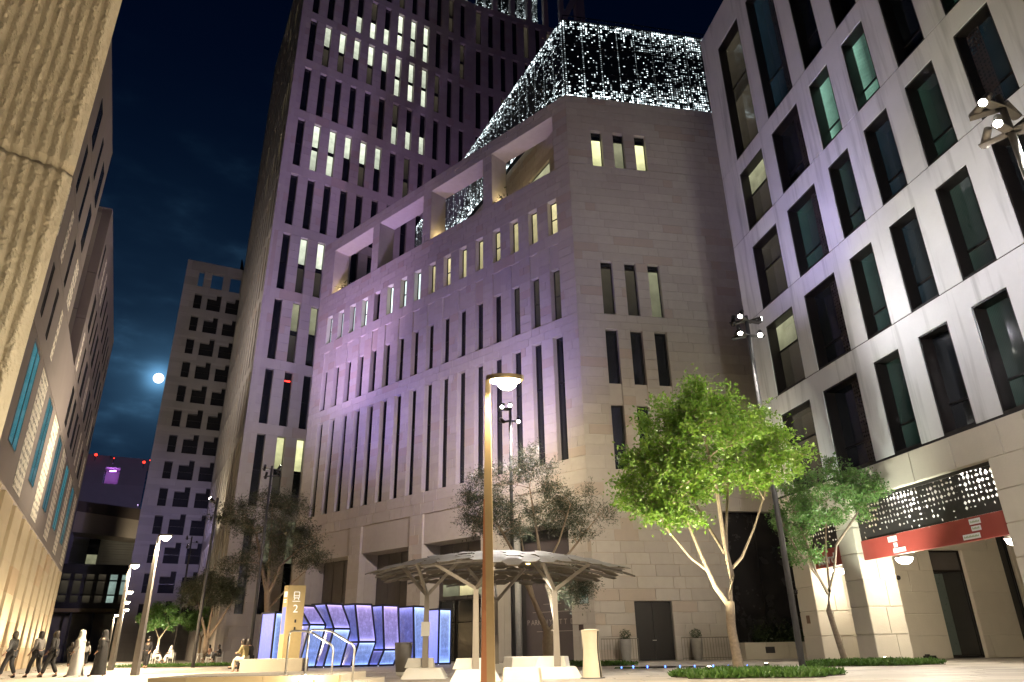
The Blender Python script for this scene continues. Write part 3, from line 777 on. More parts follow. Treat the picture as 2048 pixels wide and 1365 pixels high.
# arcade end wall, with a glazed door
FE = Fr(FR.pt(4.2, 0, 0), 79.1, -1)
opE = [(6.95, 8.8, -1, 4.9), (11.0, 11.7, -1, 6.0)]
SR += slabs(FE, 1.6, 16, 0, 6.3, opE, 1.053, 2.3, 13)
mb = MB(); backing(FE, 1.6, 16, 0, 6.3, opE, .03, .5, mb); mb.build('arcade_wall', STONE_B, B4, base=b4)
finish_slabs(SR, B4, STONE_B, 220, stuffname='stone_cladding')
MB().fbox(FR, -24, 5.1, 0, 6.32, 13, 13.3).build('back_wall', STONE_B, B4, base=b4)
window(FE, 6.95, 8.8, .02, 4.9, .2, B4, [(0, .8, GLASS), (.8, 1, SHUT)], b4, bars=(.8,), fw=.09, name='glazed_door')
window(FE, 11.0, 11.7, .02, 6.0, .2, B4, [(0, 1, GLASS)], b4, fw=.07, name='side_glazing')
MB().fbox(FE, 7.1, 7.6, .15, 3.8, .235, .25).build('door_leaf', plain('grey_green_door', (.10, .13, .12), .3), B4, base=b4)
LATT = plain('black_lattice', (.02, .017, .016), .5)
for a, b in ((-7.68, .0), (1.2, 3.69), (-16.4, -9.1)):
    perf(FR, a, b, 4.7, 6.32, .3, .20, LATT, B4, b4, seed=int(a*10) & 255, name='lattice_screen', fade=2.4)
    MB().fbox(FR, a, b, 3.92, 4.69, .26, .4).build('red_fascia', REDP, B4, base=b4)
    MB().fbox(FR, a, b, 6.2, 6.32, .24, .4).build('head_rail', LATT, B4, base=b4)
    for q in range(int((b-a)/1.9)+1): MB().fbox(FR, a+q*1.9, a+q*1.9+.08, 4.69, 6.2, .33, .38).build('mullion', LATT, B4, base=b4)
# sign plates and letters (reading direction is towards -u)
RZR = FR.rz+math.pi
INK = plain('green_ink', (.30, .38, .20), .6, 0, 5, .1)
for u0, u1, z0, z1, tx in ((-2.21, -1.71, 4.42, 4.62, ''), (-2.17, -1.98, 4.2, 4.36, ''), (-2.58, -1.9, 3.99, 4.15, ''),
                           (-6.45, -5.97, 4.44, 4.62, ''), (-6.4, -6.0, 4.22, 4.38, ''), (-6.29, -5.54, 3.98, 4.15, '')):
    p_ = MB().fbox(FR, u0, u1, z0, z1, .235, .26).build('sign_plate', WHITEP, B4, base=b4)
    st_ = MB(); uu = u1-.05; q = 0                # lettering too small to read: a row of short strokes
    while uu > u0+.06:
        hh = (.07, .045, .06)[q % 3]; st_.fbox(FR, uu-.03, uu, z0+.05, z0+.05+hh, .231, .234); uu -= .045; q += 1
    st_.build('plate_lettering', INK, B4, base=b4)['kind'] = 'stuff'
text('sign_letters', 'stord', FR.pt(3.3, 4.05, .24), .62, WHITEP, B4, RZR, base=b4, ext=.02)
# arcade lamps (lit)
LAMPW = emit('lamp_white', (1, .93, .8), 28)
for q, (u, lab) in enumerate(((-1.75, 'bright downlight under the red fascia next to the middle pier'), (-7.15, 'bright downlight under the red fascia at the picture edge'), (2.6, 'downlight under the narrow red fascia behind the slim tree'))):
    e_ = empty('downlight', FR.pt(u, 3.7, .75), 0, lab, 'lamp', 'arcade downlights')
    eb = np.array(e_.location)
    hs = MB(); c_ = FR.pt(u, 3.92, .75)
    hs.lathe([(.12, 0), (.32, -.05), (.34, -.10)], c_, 18); hs.build('housing', STEEL, e_, base=eb, smooth=True)
    MB().lathe([(.32, -.105), (.26, -.24), (.12, -.32)], c_, 18).build('diffuser', LAMPW, e_, base=eb, smooth=True)
    lamp('light', 'POINT', FR.pt(u, 3.55, .95), 330 if q < 2 else 200, (1, .88, .66), e_, size=.15)
for a, b in ((-7.68, .0), (1.2, 3.69), (-16.4, -9.1)): MB().fbox(FR, a, b, 4.69, 6.32, 1.4, 1.46).build('lattice_bounce_panel', WHITEP, B4, base=b4)  # white panels added to catch light and brighten the lattice holes
for q, (u, lab) in enumerate(((-2.0, 'concealed light box behind the far half of the wide lattice'), (-5.8, 'concealed light box behind the near half of the wide lattice'), (2.4, 'concealed light box behind the narrow lattice'))):
    e_ = empty('lattice_light', FR.pt(u, 6.2, .9), 0, lab, 'lamp', 'lattice lights'); eb = np.array(e_.location)
    MB().fbox(FR, u-.8, u+.8, 6.22, 6.31, .8, .95).build('diffuser', emit('ceiling_lamp_white', (1, .93, .82), 5), e_, base=eb)
    lamp('light', 'POINT', FR.pt(u, 6.05, .85), 80, (1, .94, .82), e_, size=.2)
for q, (p_, lab) in enumerate(((FE.pt(4.9, 3.6, -.05), 'small dark security dome on the lit arcade wall'), (FR.pt(5.0, 3.0, -.12), 'black security camera on the first stone pier'))):
    e_ = empty('security_camera', p_, 0, lab, 'camera')
    MB().lathe([(.03, .1), (.1, .06), (.11, 0), (.09, -.08), (.02, -.12)], n=12).build('dome', BLACKF, e_, smooth=True)
    MB().bar((0, 0, .05), (.18 if q else 0, .02 if q else .12, .1), .04).build('bracket', BLACKF, e_)
tag(MB().fbox(FR, 4.35, 4.6, 1.6, 1.95, -.03, 0).build('notice', plain('brown_notice', (.16, .09, .05), .5)), 'small brown notice plate on the first stone pier', 'notice')
e_ = empty('floor_box', FE.pt(5.4, 0, -.35), 0, 'small black box on the floor at the arcade wall', 'box')
MB().box(-.25, .25, -.1, .1, 0, .16).box(-.18, -.02, -.07, .07, .16, .22).build('body', BLACKF, e_)

# ------------------------------------------------------------------ left building over lit stone columns
L0 = np.array([-28.6, 43.055, 0.]); FG = Fr(L0, -27.46, -1)
B5 = empty('mauve_panel_building', FG.pt(-9, 0), 0, 'mauve panel building raised on lit stone columns along the street', 'building')
b5 = np.array(B5.location)
TOP = 30.1; rg = random.Random(8)
rowsL = [(25.1, 27.75), (21.65, 24.3), (18.2, 20.85), (14.75, 17.4)]
def leftvol(u0, u1, zb, zt, mb, wl):
    ops = []
    for ri, (z0, z1) in enumerate(rowsL):
        if z0 < zb: continue
        u = u0+.9+(ri % 2)*1.1
        while u < u1-1.2:
            wd = rg.choice((.85, .85, 1.5)); ops.append((u, u+wd, z0, z1))
            ty = 'w' if rg.random() < (.85 if ri < 2 else .55) else 's'
            wl.append((u, u+wd, z0, z1, ty)); u += wd+rg.choice((1.5, 2.0))
    for z0, z1 in zip((14.02, 17.95, 21.4, 24.85), (17.95, 21.4, 24.85, zt)):
        if z0+.1 >= zb: backing(FG, u0, u1, z0+.012, z1-.012, ops, 0, .6, mb)
mb = MB(); wl = []
leftvol(-30, -7.4, 14, TOP, mb, wl); leftvol(-.4, 26, 14, TOP, mb, wl)
backing(FG, -7.4, -.4, 14.03, 18.0, [], .0, .6, mb)
mb.build('wall_panel', MAUVE, B5, base=b5)
GAPS = stone('gap_wall_stone', (.34, .30, .255), (.30, .265, .225), nsc=.6, bump=.05)
FGe = Fr(FG.pt(-.4, 0, 0), -27.46-90, 1)
for q in range(4):
    MB().fbox(FG, -.4, 0, 14.0+q*4.03, 14.0+(q+1)*4.03-.05, .61, 14).build('end_wall_panel', GAPS, B5, base=b5)
MB().fbox(FG, 25.5, 26, 8.0, TOP, .61, 14).build('end_wall_panel', MAUVE, B5, base=b5)
MB().fbox(FG, -7.9, -7.4, 14.0, TOP, .61, 14).build('end_wall_panel', MAUVE, B5, base=b5)
MB().fbox(FG, -30, -7.4, 29.6, 29.9, .1, 14).fbox(FG, -.4, 26, 29.6, 29.9, .1, 14).build('roof', MAUVE, B5, base=b5)
MB().fbox(FG, -30, 26, 7.6, 7.9, 0, 14).build('soffit', MAUVE, B5, base=b5)
SCR = plain('pale_screen', (.78, .71, .60), .6, 0, 3, .2)
def screenplate(u0, u1, z0, z1, seed):
    MB().fbox(FG, u0, u1, z0, z1, .02, .1).build('screen_backing', SHUT, B5, base=b5)
    perf(FG, u0, u1, z0, z1, -.02, .36, SCR, B5, b5, seed=seed, name='perforated_screen')
for q, (a, b, z0, z1, ty) in enumerate(wl):
    if ty == 'w': window(FG, a, b, z0, z1, .0, B5, [(0, 1, GLASS)], b5, fw=.05, frame_d=.05, py=.015)
    else: screenplate(a, b, z0, z1, q)
ops = []
for k in range(6):
    o_ = 8.4*k
    ops += [(-16.1+o_, -13.6+o_, 9.1, 13.75), (-12.1+o_, -9.2+o_, 7.95, 13.8)]
mb = MB(); backing(FG, -30, 26, 7.9, 13.95, [o for o in ops if o[1] < 26], 0, .6, mb); mb.build('wall_panel', MAUVE, B5, base=b5)
for q, o_ in enumerate(ops):
    if o_[1] > 26: continue
    if o_[2] > 9: window(FG, *o_, -.01, B5, [(0, 1, TEALG)], b5, fw=.08, frame_d=.05, py=.015); MB().fbox(FG, (o_[0]+o_[1])/2-.05, (o_[0]+o_[1])/2+.05, 9.18, 13.68, -.02, .0).build('mullion', BLACKF, B5, base=b5)
    else: screenplate(*o_, q+50)
cols = [-17.2+4.15*k for k in range(11)]
blk = MB().box(0, 2.9, 0, 3.4, 0, 1.3).mesh('stone_block', STONE_L)
for c_ in cols:
    e_ = empty('column', FG.pt(c_, 0, .05)-b5, FG.rz); e_.parent = B5
    for q in range(6):
        o = link('stone_block', blk, e_, (0, 0, q*1.29)); o.scale = (1, 1, .985)
MB().fbox(FG, -30, 26, 0, 7.6, 4.2, 4.6).build('back_wall', STONE_L, B5, base=b5)
for k, c_ in enumerate(cols):
    u = c_+1.7
    lab = 'small round ground uplight before stone column number %s counted along the street' % ('one two three four five six seven eight nine ten eleven'.split()[k])
    e_ = empty('ground_uplight', FG.pt(u, 0, -1.7), 0, 'small round ground uplight among the lit stone columns', 'uplight', 'column uplights')
    MB().lathe([(.16, 0), (.16, .05), (.12, .06)], n=12).build('body', STEEL, e_, smooth=True)
    lamp('light', 'SPOT', FG.pt(u, .15, -1.7), 1500, (1, .86, .60), e_, target=FG.pt(u, 6.5, .1), size=.08, spot=95, blend=.9)

# ------------------------------------------------------------------ far end of the street
FB = Fr(at(110, 1300, 112), 62.5, -1)
B6 = empty('glazed_link_building', FB.pt(0, 0), 0, 'dark glazed building spanning the far end of the street', 'building'); b6 = np.array(B6.location)
MB().fbox(FB, -2, 22, 7.2, 13.6, .3, 8).build('body', BLACKF, B6, base=b6)
MB().fbox(FB, -2, 22, 6.7, 7.2, 0, 8).build('soffit_beam', plain('ochre_beam', (.45, .32, .14), .6), B6, base=b6)
LATW = litpane('pale_lattice_glass', (.45, .62, .55), .55, .8, .5)
for i in range(12):
    for j, (z0, z1) in enumerate(((8.0, 9.1), (9.2, 11.2), (11.3, 12.2))):
        o_ = window(FB, -1.2+i*1.6, -.1+i*1.6, z0, z1, .16, B6, [(0, 1, LATW if i in (4, 5, 6, 7) and not (i == 5 and j == 0) else LIT_DD)], b6, fw=.06)
for i in range(9): MB().fbox(FB, -2+i*2.9, -1.7+i*2.9, 0, 6.7, .5, .8).build('column', SHUT, B6, base=b6)
MB().fbox(FB, -2, 22, 0, 6.7, 6, 6.3).build('back_wall', STONE_B, B6, base=b6)
FBR = Fr(at(150, 1300, 122), 62.5, -1)
B7 = empty('link_bridge', FBR.pt(0, 0), 0, 'beige faceted bridge crossing the street high above the glazed link', 'bridge'); b7 = np.array(B7.location)
br = MB(); gA, gB, gC = FBR.pt(-4, 19.6), FBR.pt(7, 18.9), FBR.pt(19, 20.5)
def up(p, dz, dd=0): return p + np.array([0, 0, dz]) + FBR.n*dd
for a, b in ((gA, gB), (gB, gC)):
    za = 3.4; br.hexa([a, b, up(b, 0, 6), up(a, 0, 6), up(a, za), up(b, za-.4), up(b, za-.4, 6), up(a, za, 6)])
br.build('beige_underside', plain('beige_panel', (.50, .42, .34), .7, 0, .3), B7, base=b7)
b2_ = MB()
for a, b in ((gA, gB), (gB, gC)): b2_.hexa([up(a, 3.42, -.2), up(b, 3.02, -.2), up(b, 3.02, 6), up(a, 3.42, 6), up(a, 5.1, -.2), up(b, 4.9, -.2), up(b, 4.9, 6), up(a, 5.1, 6)])
b2_.build('brown_parapet', plain('brown_panel', (.16, .12, .10), .7, 0, .3), B7, base=b7)
B8 = empty('slatted_block', FBR.pt(0, 0, 6), 0, 'grey slatted wall under the beige bridge at the street end', 'building'); b8 = np.array(B8.location)
for q in range(14): MB().fbox(FBR, -4, 16, 13.6+q*.42, 13.97+q*.42, 6 + .06*(q % 2), 6.5).build('slat', plain('grey_slat', (.30, .29, .26), .7, 0, .5), B8, base=b8)
window(FBR, -1.5, .2, 14.2, 19.3, 5.8, B8, [(0, .5, LIT_D), (.5, 1, GLASS)], b8, bars=(.5,))
FK = Fr(at(96, 1300, 150), 62.5, -1)
B9 = empty('distant_tower', FK.pt(0, 0), 0, 'distant grey tower with purple lit roof terrace and red roof lamps', 'tower'); b9 = np.array(B9.location)
opK = [(3.2, 6.0, 33.4, 38.2), (6.6, 10, 33.6, 38.0)] + [(a, a+1.5, z0, z0+4.2) for a in (.4, 4.2, 8.2) for z0 in (24.2, 29.0 - .6)]
opK = [(3.2, 6.0, 34.6, 38.2)] + [(a, a+1.5, z0, z0+5.4) for a in (.4, 4.4, 8.4) for z0 in (23.6,)]
kw = MB(); backing(FK, -3, 14, 0, 40.6, opK, 0, .8, kw); kw.build('wall', STONE_M, B9, base=b9)
MB().fbox(FK, -3, 14, 33.0, 33.4, .8, 8).fbox(FK, -3, 14, 38.4, 38.8, .8, 8).build('terrace_slab', STONE_M, B9, base=b9)
MB().fbox(FK, 3.2, 10.2, 33.4, 38.4, 5, 5.4).build('terrace_wall', STONE_M, B9, base=b9)
for a in (.4, 4.4, 8.4): window(FK, a, a+1.5, 23.6, 29.0, .3, B9, [(0, .42, LIT_C if a > 8 else LIT_D), (.42, .5, GLASS), (.5, 1, LIT_C if a > 1 else GLASS)], b9, bars=(.46,))
e_ = empty('terrace_lamp', FK.pt(4.6, 37.8, 2), 0, 'purple lamp glowing in the roof terrace of the distant tower', 'lamp')
MB().box(-.7, .7, -.1, .1, -.1, .1).build('tube', emit('purple_tube', (.6, .16, 1), 10), e_)
lamp('light', 'POINT', FK.pt(4.6, 37.3, 1.8), 300, (.6, .2, 1), e_, size=.3)
FKB = Fr(FK.pt(11.2, 0, -3), 62.5, -1)
bw = empty('blue_glass_block', FKB.pt(0, 0), 0, 'plain blue glass block between the distant tower and the grey block', 'building')
BLUEG = plain('blue_glass', (.03, .10, .16), .25, .3, 1)
for q in range(12): MB().box(0, 9, 0, 6, 14+q*1.95, 15.9+q*1.95).build('glass_panel', BLUEG, bw, rot=(0, 0, FKB.rz))
RED = emit('red_beacon_glow', (1, .03, .015), 3); RED.cycles.emission_sampling = 'NONE'
for q, p_ in enumerate(((192, 910), (288, 925), (228, 917), (300, 921))):
    e_ = empty('red_roof_lamp', at(*p_, 149), 0, ('red roof lamp at the street edge of the distant tower', 'red roof lamp above the blue glass block', 'faint red lamp in the middle of the distant roof', 'faint red lamp beside the grey office block')[q], 'beacon')
    r_ = .3 if q < 2 else .12
    MB().lathe([(.02, -r_), (r_*.8, -r_*.6), (r_, 0), (r_*.8, r_*.6), (.02, r_)], n=12).build('lens', RED, e_, smooth=True)
    MB().bar((0, 0, -r_-1), (0, 0, -r_*.9), .12).build('stem', POLED, e_)

# moon
mo = MB(); mr = 3.6
mc = np.array(MOON)*560
for i in range(13):
    pass
bm = bmesh.new(); bmesh.ops.create_uvsphere(bm, u_segments=32, v_segments=16, radius=mr); mm = bpy.data.meshes.new('moon'); bm.to_mesh(mm); bm.free()
mt, t, b = newmat('moon_surface'); n_ = noise(t, coords(t), .5, 5)
t.links.new(mixc(t, n_, (1, 1, 1), (.8, .86, .9)), b.inputs['Emission Color']); b.inputs['Emission Strength'].default_value = 1.5; b.inputs['Base Color'].default_value = (0, 0, 0, 1)
mm.materials.append(mt); mm.polygons.foreach_set('use_smooth', [True]*len(mm.polygons))
o = link('moon', mm, None, mc + np.array([0, 0, H])); tag(o, 'bright full moon low in the night sky', 'moon')

# ------------------------------------------------------------------ ribbed stone pylon close to the camera
AZP = 49.0
PC = np.array([-2.39, 3.2, 0.])*1.0
FP = Fr(PC, AZP+180, 1)     # u runs back towards the camera side, inward = right of that = away
B10 = empty('ribbed_stone_pylon', PC, 0, 'rough ribbed limestone pylon filling the picture edge', 'pylon')
def ribbed(z0, z1, name):
    nu, nz = 200, 380; W = 1.3; hgt = z1-z0
    from mathutils import noise as mn
    V = []; F_ = []
    for j in range(nz+1):
        for i in range(nu+1):
            u = W*i/nu; z = z0+hgt*j/nz
            wob = .009*mn.noise(Vector((u*3, z*2.6, 1)))
            rib = .5+.5*math.cos((u+wob)/.055*2*math.pi)
            rib = rib**.7
            n1 = mn.noise(Vector((u*26, z*15, 3))); n2 = mn.noise(Vector((u*70, z*48, 7))); n3 = mn.noise(Vector((u*11, z*26, 11)))
            n4 = mn.noise(Vector((u*120, z*70, 17))); dep = -.019*rib*(1+.45*n3) - (.008*n1+.008*n2+.006*n4)*(.3+.7*rib)
            if u < .03: dep = max(dep, 0.0) + (.03-u)*.6 - .008*n1
            ez = min(z-z0, z1-z)
            if ez < .035: dep += (.035-ez)*1.1
            V.append(tuple(FP.pt(u, z, dep)-PC))
    for j in range(nz):
        for i in range(nu):
            a = j*(nu+1)+i; F_.append((a, a+1, a+nu+2, a+nu+1))
    mb = MB(); mb.v = V; mb.f = F_; mb.m = [0]*len(F_)
    # edge return along the corner, so the block has thickness
    for j in range(nz):
        a = j*(nu+1); b = a+nu+1
        k = len(mb.v); pa, pb = np.array(V[a]), np.array(V[b]); mb.v += [tuple(pa+FP.n*.8), tuple(pb+FP.n*.8)]
        mb.f.append((a, b, k+1, k)); mb.m.append(0)
    return mb.build(name, RIBM, B10, smooth=False, recalc=False)
mt, t, b = newmat('ribbed_limestone'); p_ = wpos(t)
cc = mixc(t, noise(t, p_, 2.2, 5), (.80, .69, .49), (.64, .51, .33)); cc = mixc(t, M_(t, 'MULTIPLY', noise(t, p_, 30, 4), .6), cc, (.80, .70, .52))
t.links.new(cc, b.inputs['Base Color']); b.inputs['Roughness'].default_value = .95
bp = N(t, 'ShaderNodeBump'); bp.inputs['Strength'].default_value = .7; bp.inputs['Distance'].default_value = .02
t.links.new(noise(t, p_, 42, 6, .65), bp.inputs['Height']); t.links.new(bp.outputs[0], b.inputs['Normal']); RIBM = mt
ZJ = Fr(PC, AZP, 1)
zj = 3.243
ribbed(zj+.004, 7.4, 'stone_block'); ribbed(.2, zj-.004, 'stone_block')
MB().fbox(FP, .03, 1.3, 0, 7.4, .05, .8).build('core', RIBM, B10, base=PC)

# ------------------------------------------------------------------ lamps and masts
WARM = (1.0, .80, .52)
LAMPG = emit('street_lamp_glow', (1, .90, .70), 60)
def street_lamp(x, y, hgt, label, energy, arm=.62, az=90, w0=.26, mats=None, group='street lamps', color=None):
    e_ = empty('street_lamp', (x, y, 0), 0, label, 'street lamp', group)
    mats = mats or (POLE, POLE)
    pl = MB(); n = 6
    for i in range(n):
        z0, z1 = hgt*i/n, hgt*(i+1)/n; a, b = w0/2*(1-.62*i/n), w0/2*(1-.62*(i+1)/n)
        pl.hexa([(-a, -a, z0), (a, -a, z0), (a, a, z0), (-a, a, z0), (-b, -b, z1), (b, -b, z1), (b, b, z1), (-b, b, z1)])
    pl.build('pole', mats[0], e_)
    a = w0/2+.012
    if mats[1] is not mats[0]:
        MB().hexa([(-a, -a, 0), (-a+.004, -a, 0), (-a+.004, a, 0), (-a, a, 0)] + [(-a*.62, -a*.62, 3.2), (-a*.62+.004, -a*.62, 3.2), (-a*.62+.004, a*.62, 3.2), (-a*.62, a*.62, 3.2)]).build('copper_face', mats[1], e_)
        MB().hexa([(-a, -a, 0), (-.02, -a, 0), (-.02, -a+.004, 0), (-a, -a+.004, 0)] + [(-a*.62, -a*.62, 3.2), (-a*.62+.02, -a*.62, 3.2), (-a*.62+.02, -a*.62+.004, 3.2), (-a*.62, -a*.62+.004, 3.2)]).build('copper_face', mats[1], e_)
    dx, dy = math.sin(R(az)), math.cos(R(az))
    hd = MB(); K = 14
    pts = []
    for i in range(K):
        t_ = 2*math.pi*i/K; lx = .5*arm*(1-math.cos(t_))-.04; ly = .20*arm*1.2*math.sin(t_)*(1.15-.3*(1-math.cos(t_))/2)
        pts.append((dx*lx - dy*ly, dy*lx + dx*ly))
    hd.prism(pts, hgt-.02, hgt+.07); hd.build('head', mats[0], e_)
    MB().prism([(dx*.5*arm+.78*(p[0]-dx*.5*arm), dy*.5*arm+.78*(p[1]-dy*.5*arm)) for p in pts], hgt-.05, hgt-.022).build('lens', LAMPG, e_)
    MB().lathe([(.27*arm, 0), (.24*arm, -.07), (.15*arm, -.125), (.01, -.15)], (dx*.5*arm, dy*.5*arm, hgt-.05), 16).build('diffuser', LAMPG, e_, smooth=True)  # glowing dome added under the lens to stand for the lamp's glare
    if energy:
        lamp('light', 'SPOT', (x+dx*.5*arm, y+dy*.5*arm, hgt-.25), energy, color or WARM, e_, target=(x+dx*.5*arm, y+dy*.5*arm, 0), size=.2, spot=165, blend=.55)
    return e_
street_lamp(-.47, 12.6, 5.45, 'tall bronze street lamp with copper lower faces nearest the camera', 6000, w0=.225, mats=(BRONZE, RUST), arm=.72)
street_lamp(-15.35, 31.3, 5.45, 'grey street lamp left of the seated women, nearest of the street row', 6000)
ln = ('second street lamp of the row leading down the street', 'third street lamp of the row leading down the street', 'fourth street lamp of the row leading down the street', 'fifth street lamp of the row leading down the street', 'sixth and farthest street lamp of the row')
for k, (x, y) in enumerate(((-21.9, 41.9), (-27.4, 52.5), (-32.9, 63.0), (-38.5, 74.0), (-44.6, 84.0))):
    street_lamp(x, y, 5.45 if k < 1 else 4.85, ln[k], 6000 if k < 3 else 2500)
street_lamp(-13.2, 60.5, 5.4, 'street lamp half hidden behind the dark feathery tree', 500) if False else None
street_lamp(12.0, .4, 5.45, 'street lamp standing beyond the picture edge beside the camera', 56000, az=-90, color=(1, .90, .70))

FLG = emit('floodlight_glow', (1, .97, .86), 40)
def mast(x, y, hgt, label, heads, pole=POLE, r0=.11, color=(1, .93, .82)):
    """heads: list of (height offset, azimuth of the barrel, tilt, target or None, energy, colour)"""
    e_ = empty('floodlight_mast', (x, y, 0), 0, label, 'floodlight', 'floodlight masts')
    MB().tube([(0, 0, 0), (0, 0, hgt*.5), (0, 0, hgt)], [r0, r0*.85, r0*.7], 14).build('pole', pole, e_, smooth=True)
    for dz, az, tg, en, colr in heads:
        z = hgt+dz; d_ = Vector((math.sin(R(az)), math.cos(R(az)), 0)); c_ = d_*.5+Vector((0, 0, z))
        MB().bar(Vector((0, 0, z-.12)), d_*.66+Vector((0, 0, z-.12)), .2, .04).build('bracket', pole, e_)
        ax = ((Vector(tg)-Vector((x, y, z))).normalized() if tg is not None else (d_+Vector((0, 0, -.6))).normalized())
        bd = MB().tube([c_-ax*.30, c_+ax*.20], [.085, .10], 12).build('lamp_head', BLACKF if pole is not POLE else POLE, e_, smooth=True)
        if en: MB().tube([c_+ax*.201, c_+ax*.215], [.092, .07], 12).build('lens', FLG, bd)
        if en: lamp('light', 'SPOT', Vector((x, y, 0))+c_+ax*.25, en, colr, e_, target=tg, size=.1, spot=colr[3] if len(colr) > 3 else 70, blend=1.0)
    return e_
def L3(c, spot): return (*c, spot)
def lampc(l): return l
_old = lamp
def lamp(name, kind, loc, energy, color, parent=None, **k): return _old(name, kind, loc, energy, tuple(color[:3]), parent, **k)
PUR = (.36, .28, 1.0); PNK = (.72, .46, .92); WHT = (1.0, .93, .84); COOL = (.96, .94, 1.0); LAV = (.57, .50, 1.0); WRM = (1.0, .86, .62)
mast(9.5, 26.1, 13.0, 'slim grey floodlight mast in front of the pale building edge', [(-.1, -70, FR.pt(1, 29, 0), 3000, L3(LAV, 110)), (-.1, 70, FR.pt(-7, 14, 0), 900, L3(COOL, 120)), (-.75, -60, F2.pt(2, 6, 0), 4000, L3(WRM, 110)), (-.75, 80, (4, 12, 0), 500, L3(WHT, 90)), (-.75, -120, (8, 18, 0), 3600, L3(WHT, 110)), (-.1, -140, (2, 16, 0), 500, L3(WHT, 90))], POLED)
mast(11.6, 13.2, 12.6, 'grey floodlight mast with tube lamps at the picture edge', [(-.25, -60, FR.pt(-3, 16, 0), 1500, L3(COOL, 115)), (-.25, 60, None, 0, WHT), (-.95, -40, FR.pt(-6, 8, 0), 1300, L3(COOL, 115)), (-.95, 100, (3, 24, 0), 4600, L3(WHT, 110)), (-.25, -110, (0, 8, 0), 500, L3(WHT, 90)), (-.95, -120, (4, 6, 0), 500, L3(WHT, 90)), (-.95, 150, (6, 4, 0), 400, L3(WHT, 90))], POLE)
mast(-.17, 36, 12.6, 'dark floodlight mast rising behind the canopy and the near street lamp', [(-.1, -90, F1.pt(14, 9, 0), 5600, L3(WRM, 150)), (-.1, 180, (0, 16, 0), 400, L3(WHT, 90)), (-.1, -130, (-4, 18, 0), 400, L3(WHT, 90)), (-.7, -60, F1.pt(18, 26, 0), 6000, L3(PUR, 140)), (-.7, 60, (0, 25, 0), 4200, L3(WHT, 120))], POLED)
mast(-17.3, 50, 13.0, 'dark floodlight mast in front of the lit tower windows', [(-.1, -90, FT.pt(5, 44, 0), 6500, L3(LAV, 90)), (-.1, 60, F1.pt(20, 29, 0), 4200, L3(PUR, 145)), (-.6, -60, FT.pt(10, 75, 0), 15000, L3(PNK, 80)), (-.6, 70, FL.pt(12, 30, 0), 2500, L3(WHT, 80))], POLED)
rf = empty('added_roof_floodlight', F1.pt(19, 39.35, .8), 0, 'small added floodlight hidden on the terrace frame, aimed up at the tower', 'floodlight')  # hidden flood added to light the shadowed upper part of the tower
MB().box(-.2, .2, -.12, .12, 0, .3).build('body', BLACKF, rf)
lamp('light', 'SPOT', F1.pt(19, 39.8, 1.2), 7000, PNK, rf, target=FT.pt(22, 74, 0), size=.2, spot=120, blend=1.0)
mast(-19.2, 46, 10.0, 'plain dark pole left of the feathery tree with one added lamp towards the columns', [(-.1, -60, FG.pt(-4, 17, 0), 8000, L3(WRM, 125))], POLED)  # lamp head added to the plain pole to light the mauve facade
for q, (p_, tg, en, c_, lab) in enumerate(((FB.pt(9, 13.75, 1.5), FBR.pt(6, 21, 0), 1500, WRM, 'added floodlight on the glazed link roof washing the beige bridge'), (FBR.pt(5, 24.9, 3), FK.pt(5, 31, 0), 5000, LAV, 'added roof floodlight on the beige bridge aimed at the distant tower'), (FB.pt(18, .2, -8), FB.pt(9, 9, 0), 150, WRM, 'added ground floodlight before the dark glazed link'))):  # floods added to lighten the bridge, the distant tower and the link
    e_ = empty('floodlight', p_, 0, lab, 'floodlight')
    MB().box(-.2, .2, -.12, .12, 0, .3).build('body', BLACKF, e_); lamp('light', 'SPOT', np.array(p_)+np.array([0, -.3, .4]), en, c_, e_, target=tg, size=.2, spot=110, blend=1.0)
rf = empty('added_roof_floodlight', FG.pt(24, 30.1, .6), 0, 'small added floodlight on the far roof corner of the mauve building', 'floodlight')  # flood added to lighten the street side of the tower
MB().box(-.2, .2, -.12, .12, 0, .3).build('body', BLACKF, rf)
lamp('light', 'SPOT', FG.pt(24, 30.6, .2), 5200, (1, .88, .78), rf, target=FL.pt(12, 36, 0), size=.2, spot=130, blend=1.0)
mast(-33.8, 76, 12.0, 'far dark floodlight mast with three lamps before the grey office block', [(-.1, -90, FM.pt(-8, 40, 0), 60, L3(LAV, 90)), (-.5, 60, (-74, 138, 26), 7000, L3(LAV, 60)), (-.9, -60, FL.pt(16, 30, 0), 3000, L3(WRM, 110))], POLED)

# ------------------------------------------------------------------ tram shelter with hexagon tile canopy
SH = empty('tram_shelter', (-.55, 24.0, 0), 0, 'tram shelter with domed canopy of hexagon tiles on forked columns', 'shelter')
sb_ = np.array(SH.location); AX, AY, ZR, DZ = 4.2, 4.0, 2.95, .66
def canz(x, y):
    r2 = (x/AX)**2+(y/AY)**2
    return ZR+DZ*(1-r2)
tr = .31
tm = MB()
ring = [(tr*.95*math.cos(R(60*k)), tr*.95*math.sin(R(60*k))) for k in range(6)]
tm.prism(ring, -.012, .012)
tmesh = tm.mesh('canopy_tile', TILE)
rg = random.Random(4)
i = 0
for a in range(-11, 12):
    for b in range(-11, 12):
        x = a*tr*1.5; y = (b+(a % 2)*.5)*tr*math.sqrt(3)
        r2 = (x/AX)**2+(y/AY)**2
        if r2 > 1.0+rg.uniform(-.06, .06): continue
        if rg.random() < .03: continue
        gx, gy = -2*DZ*x/AX**2, -2*DZ*y/AY**2
        nrm = Vector((-gx+rg.gauss(0, .05), -gy+rg.gauss(0, .05)-.06, 1)).normalized()
        o = link('canopy_tile', tmesh, SH, (x, y, canz(x, y)+rg.uniform(-.02, .02)))
        o.rotation_euler = nrm.to_track_quat('Z', 'Y').to_euler()
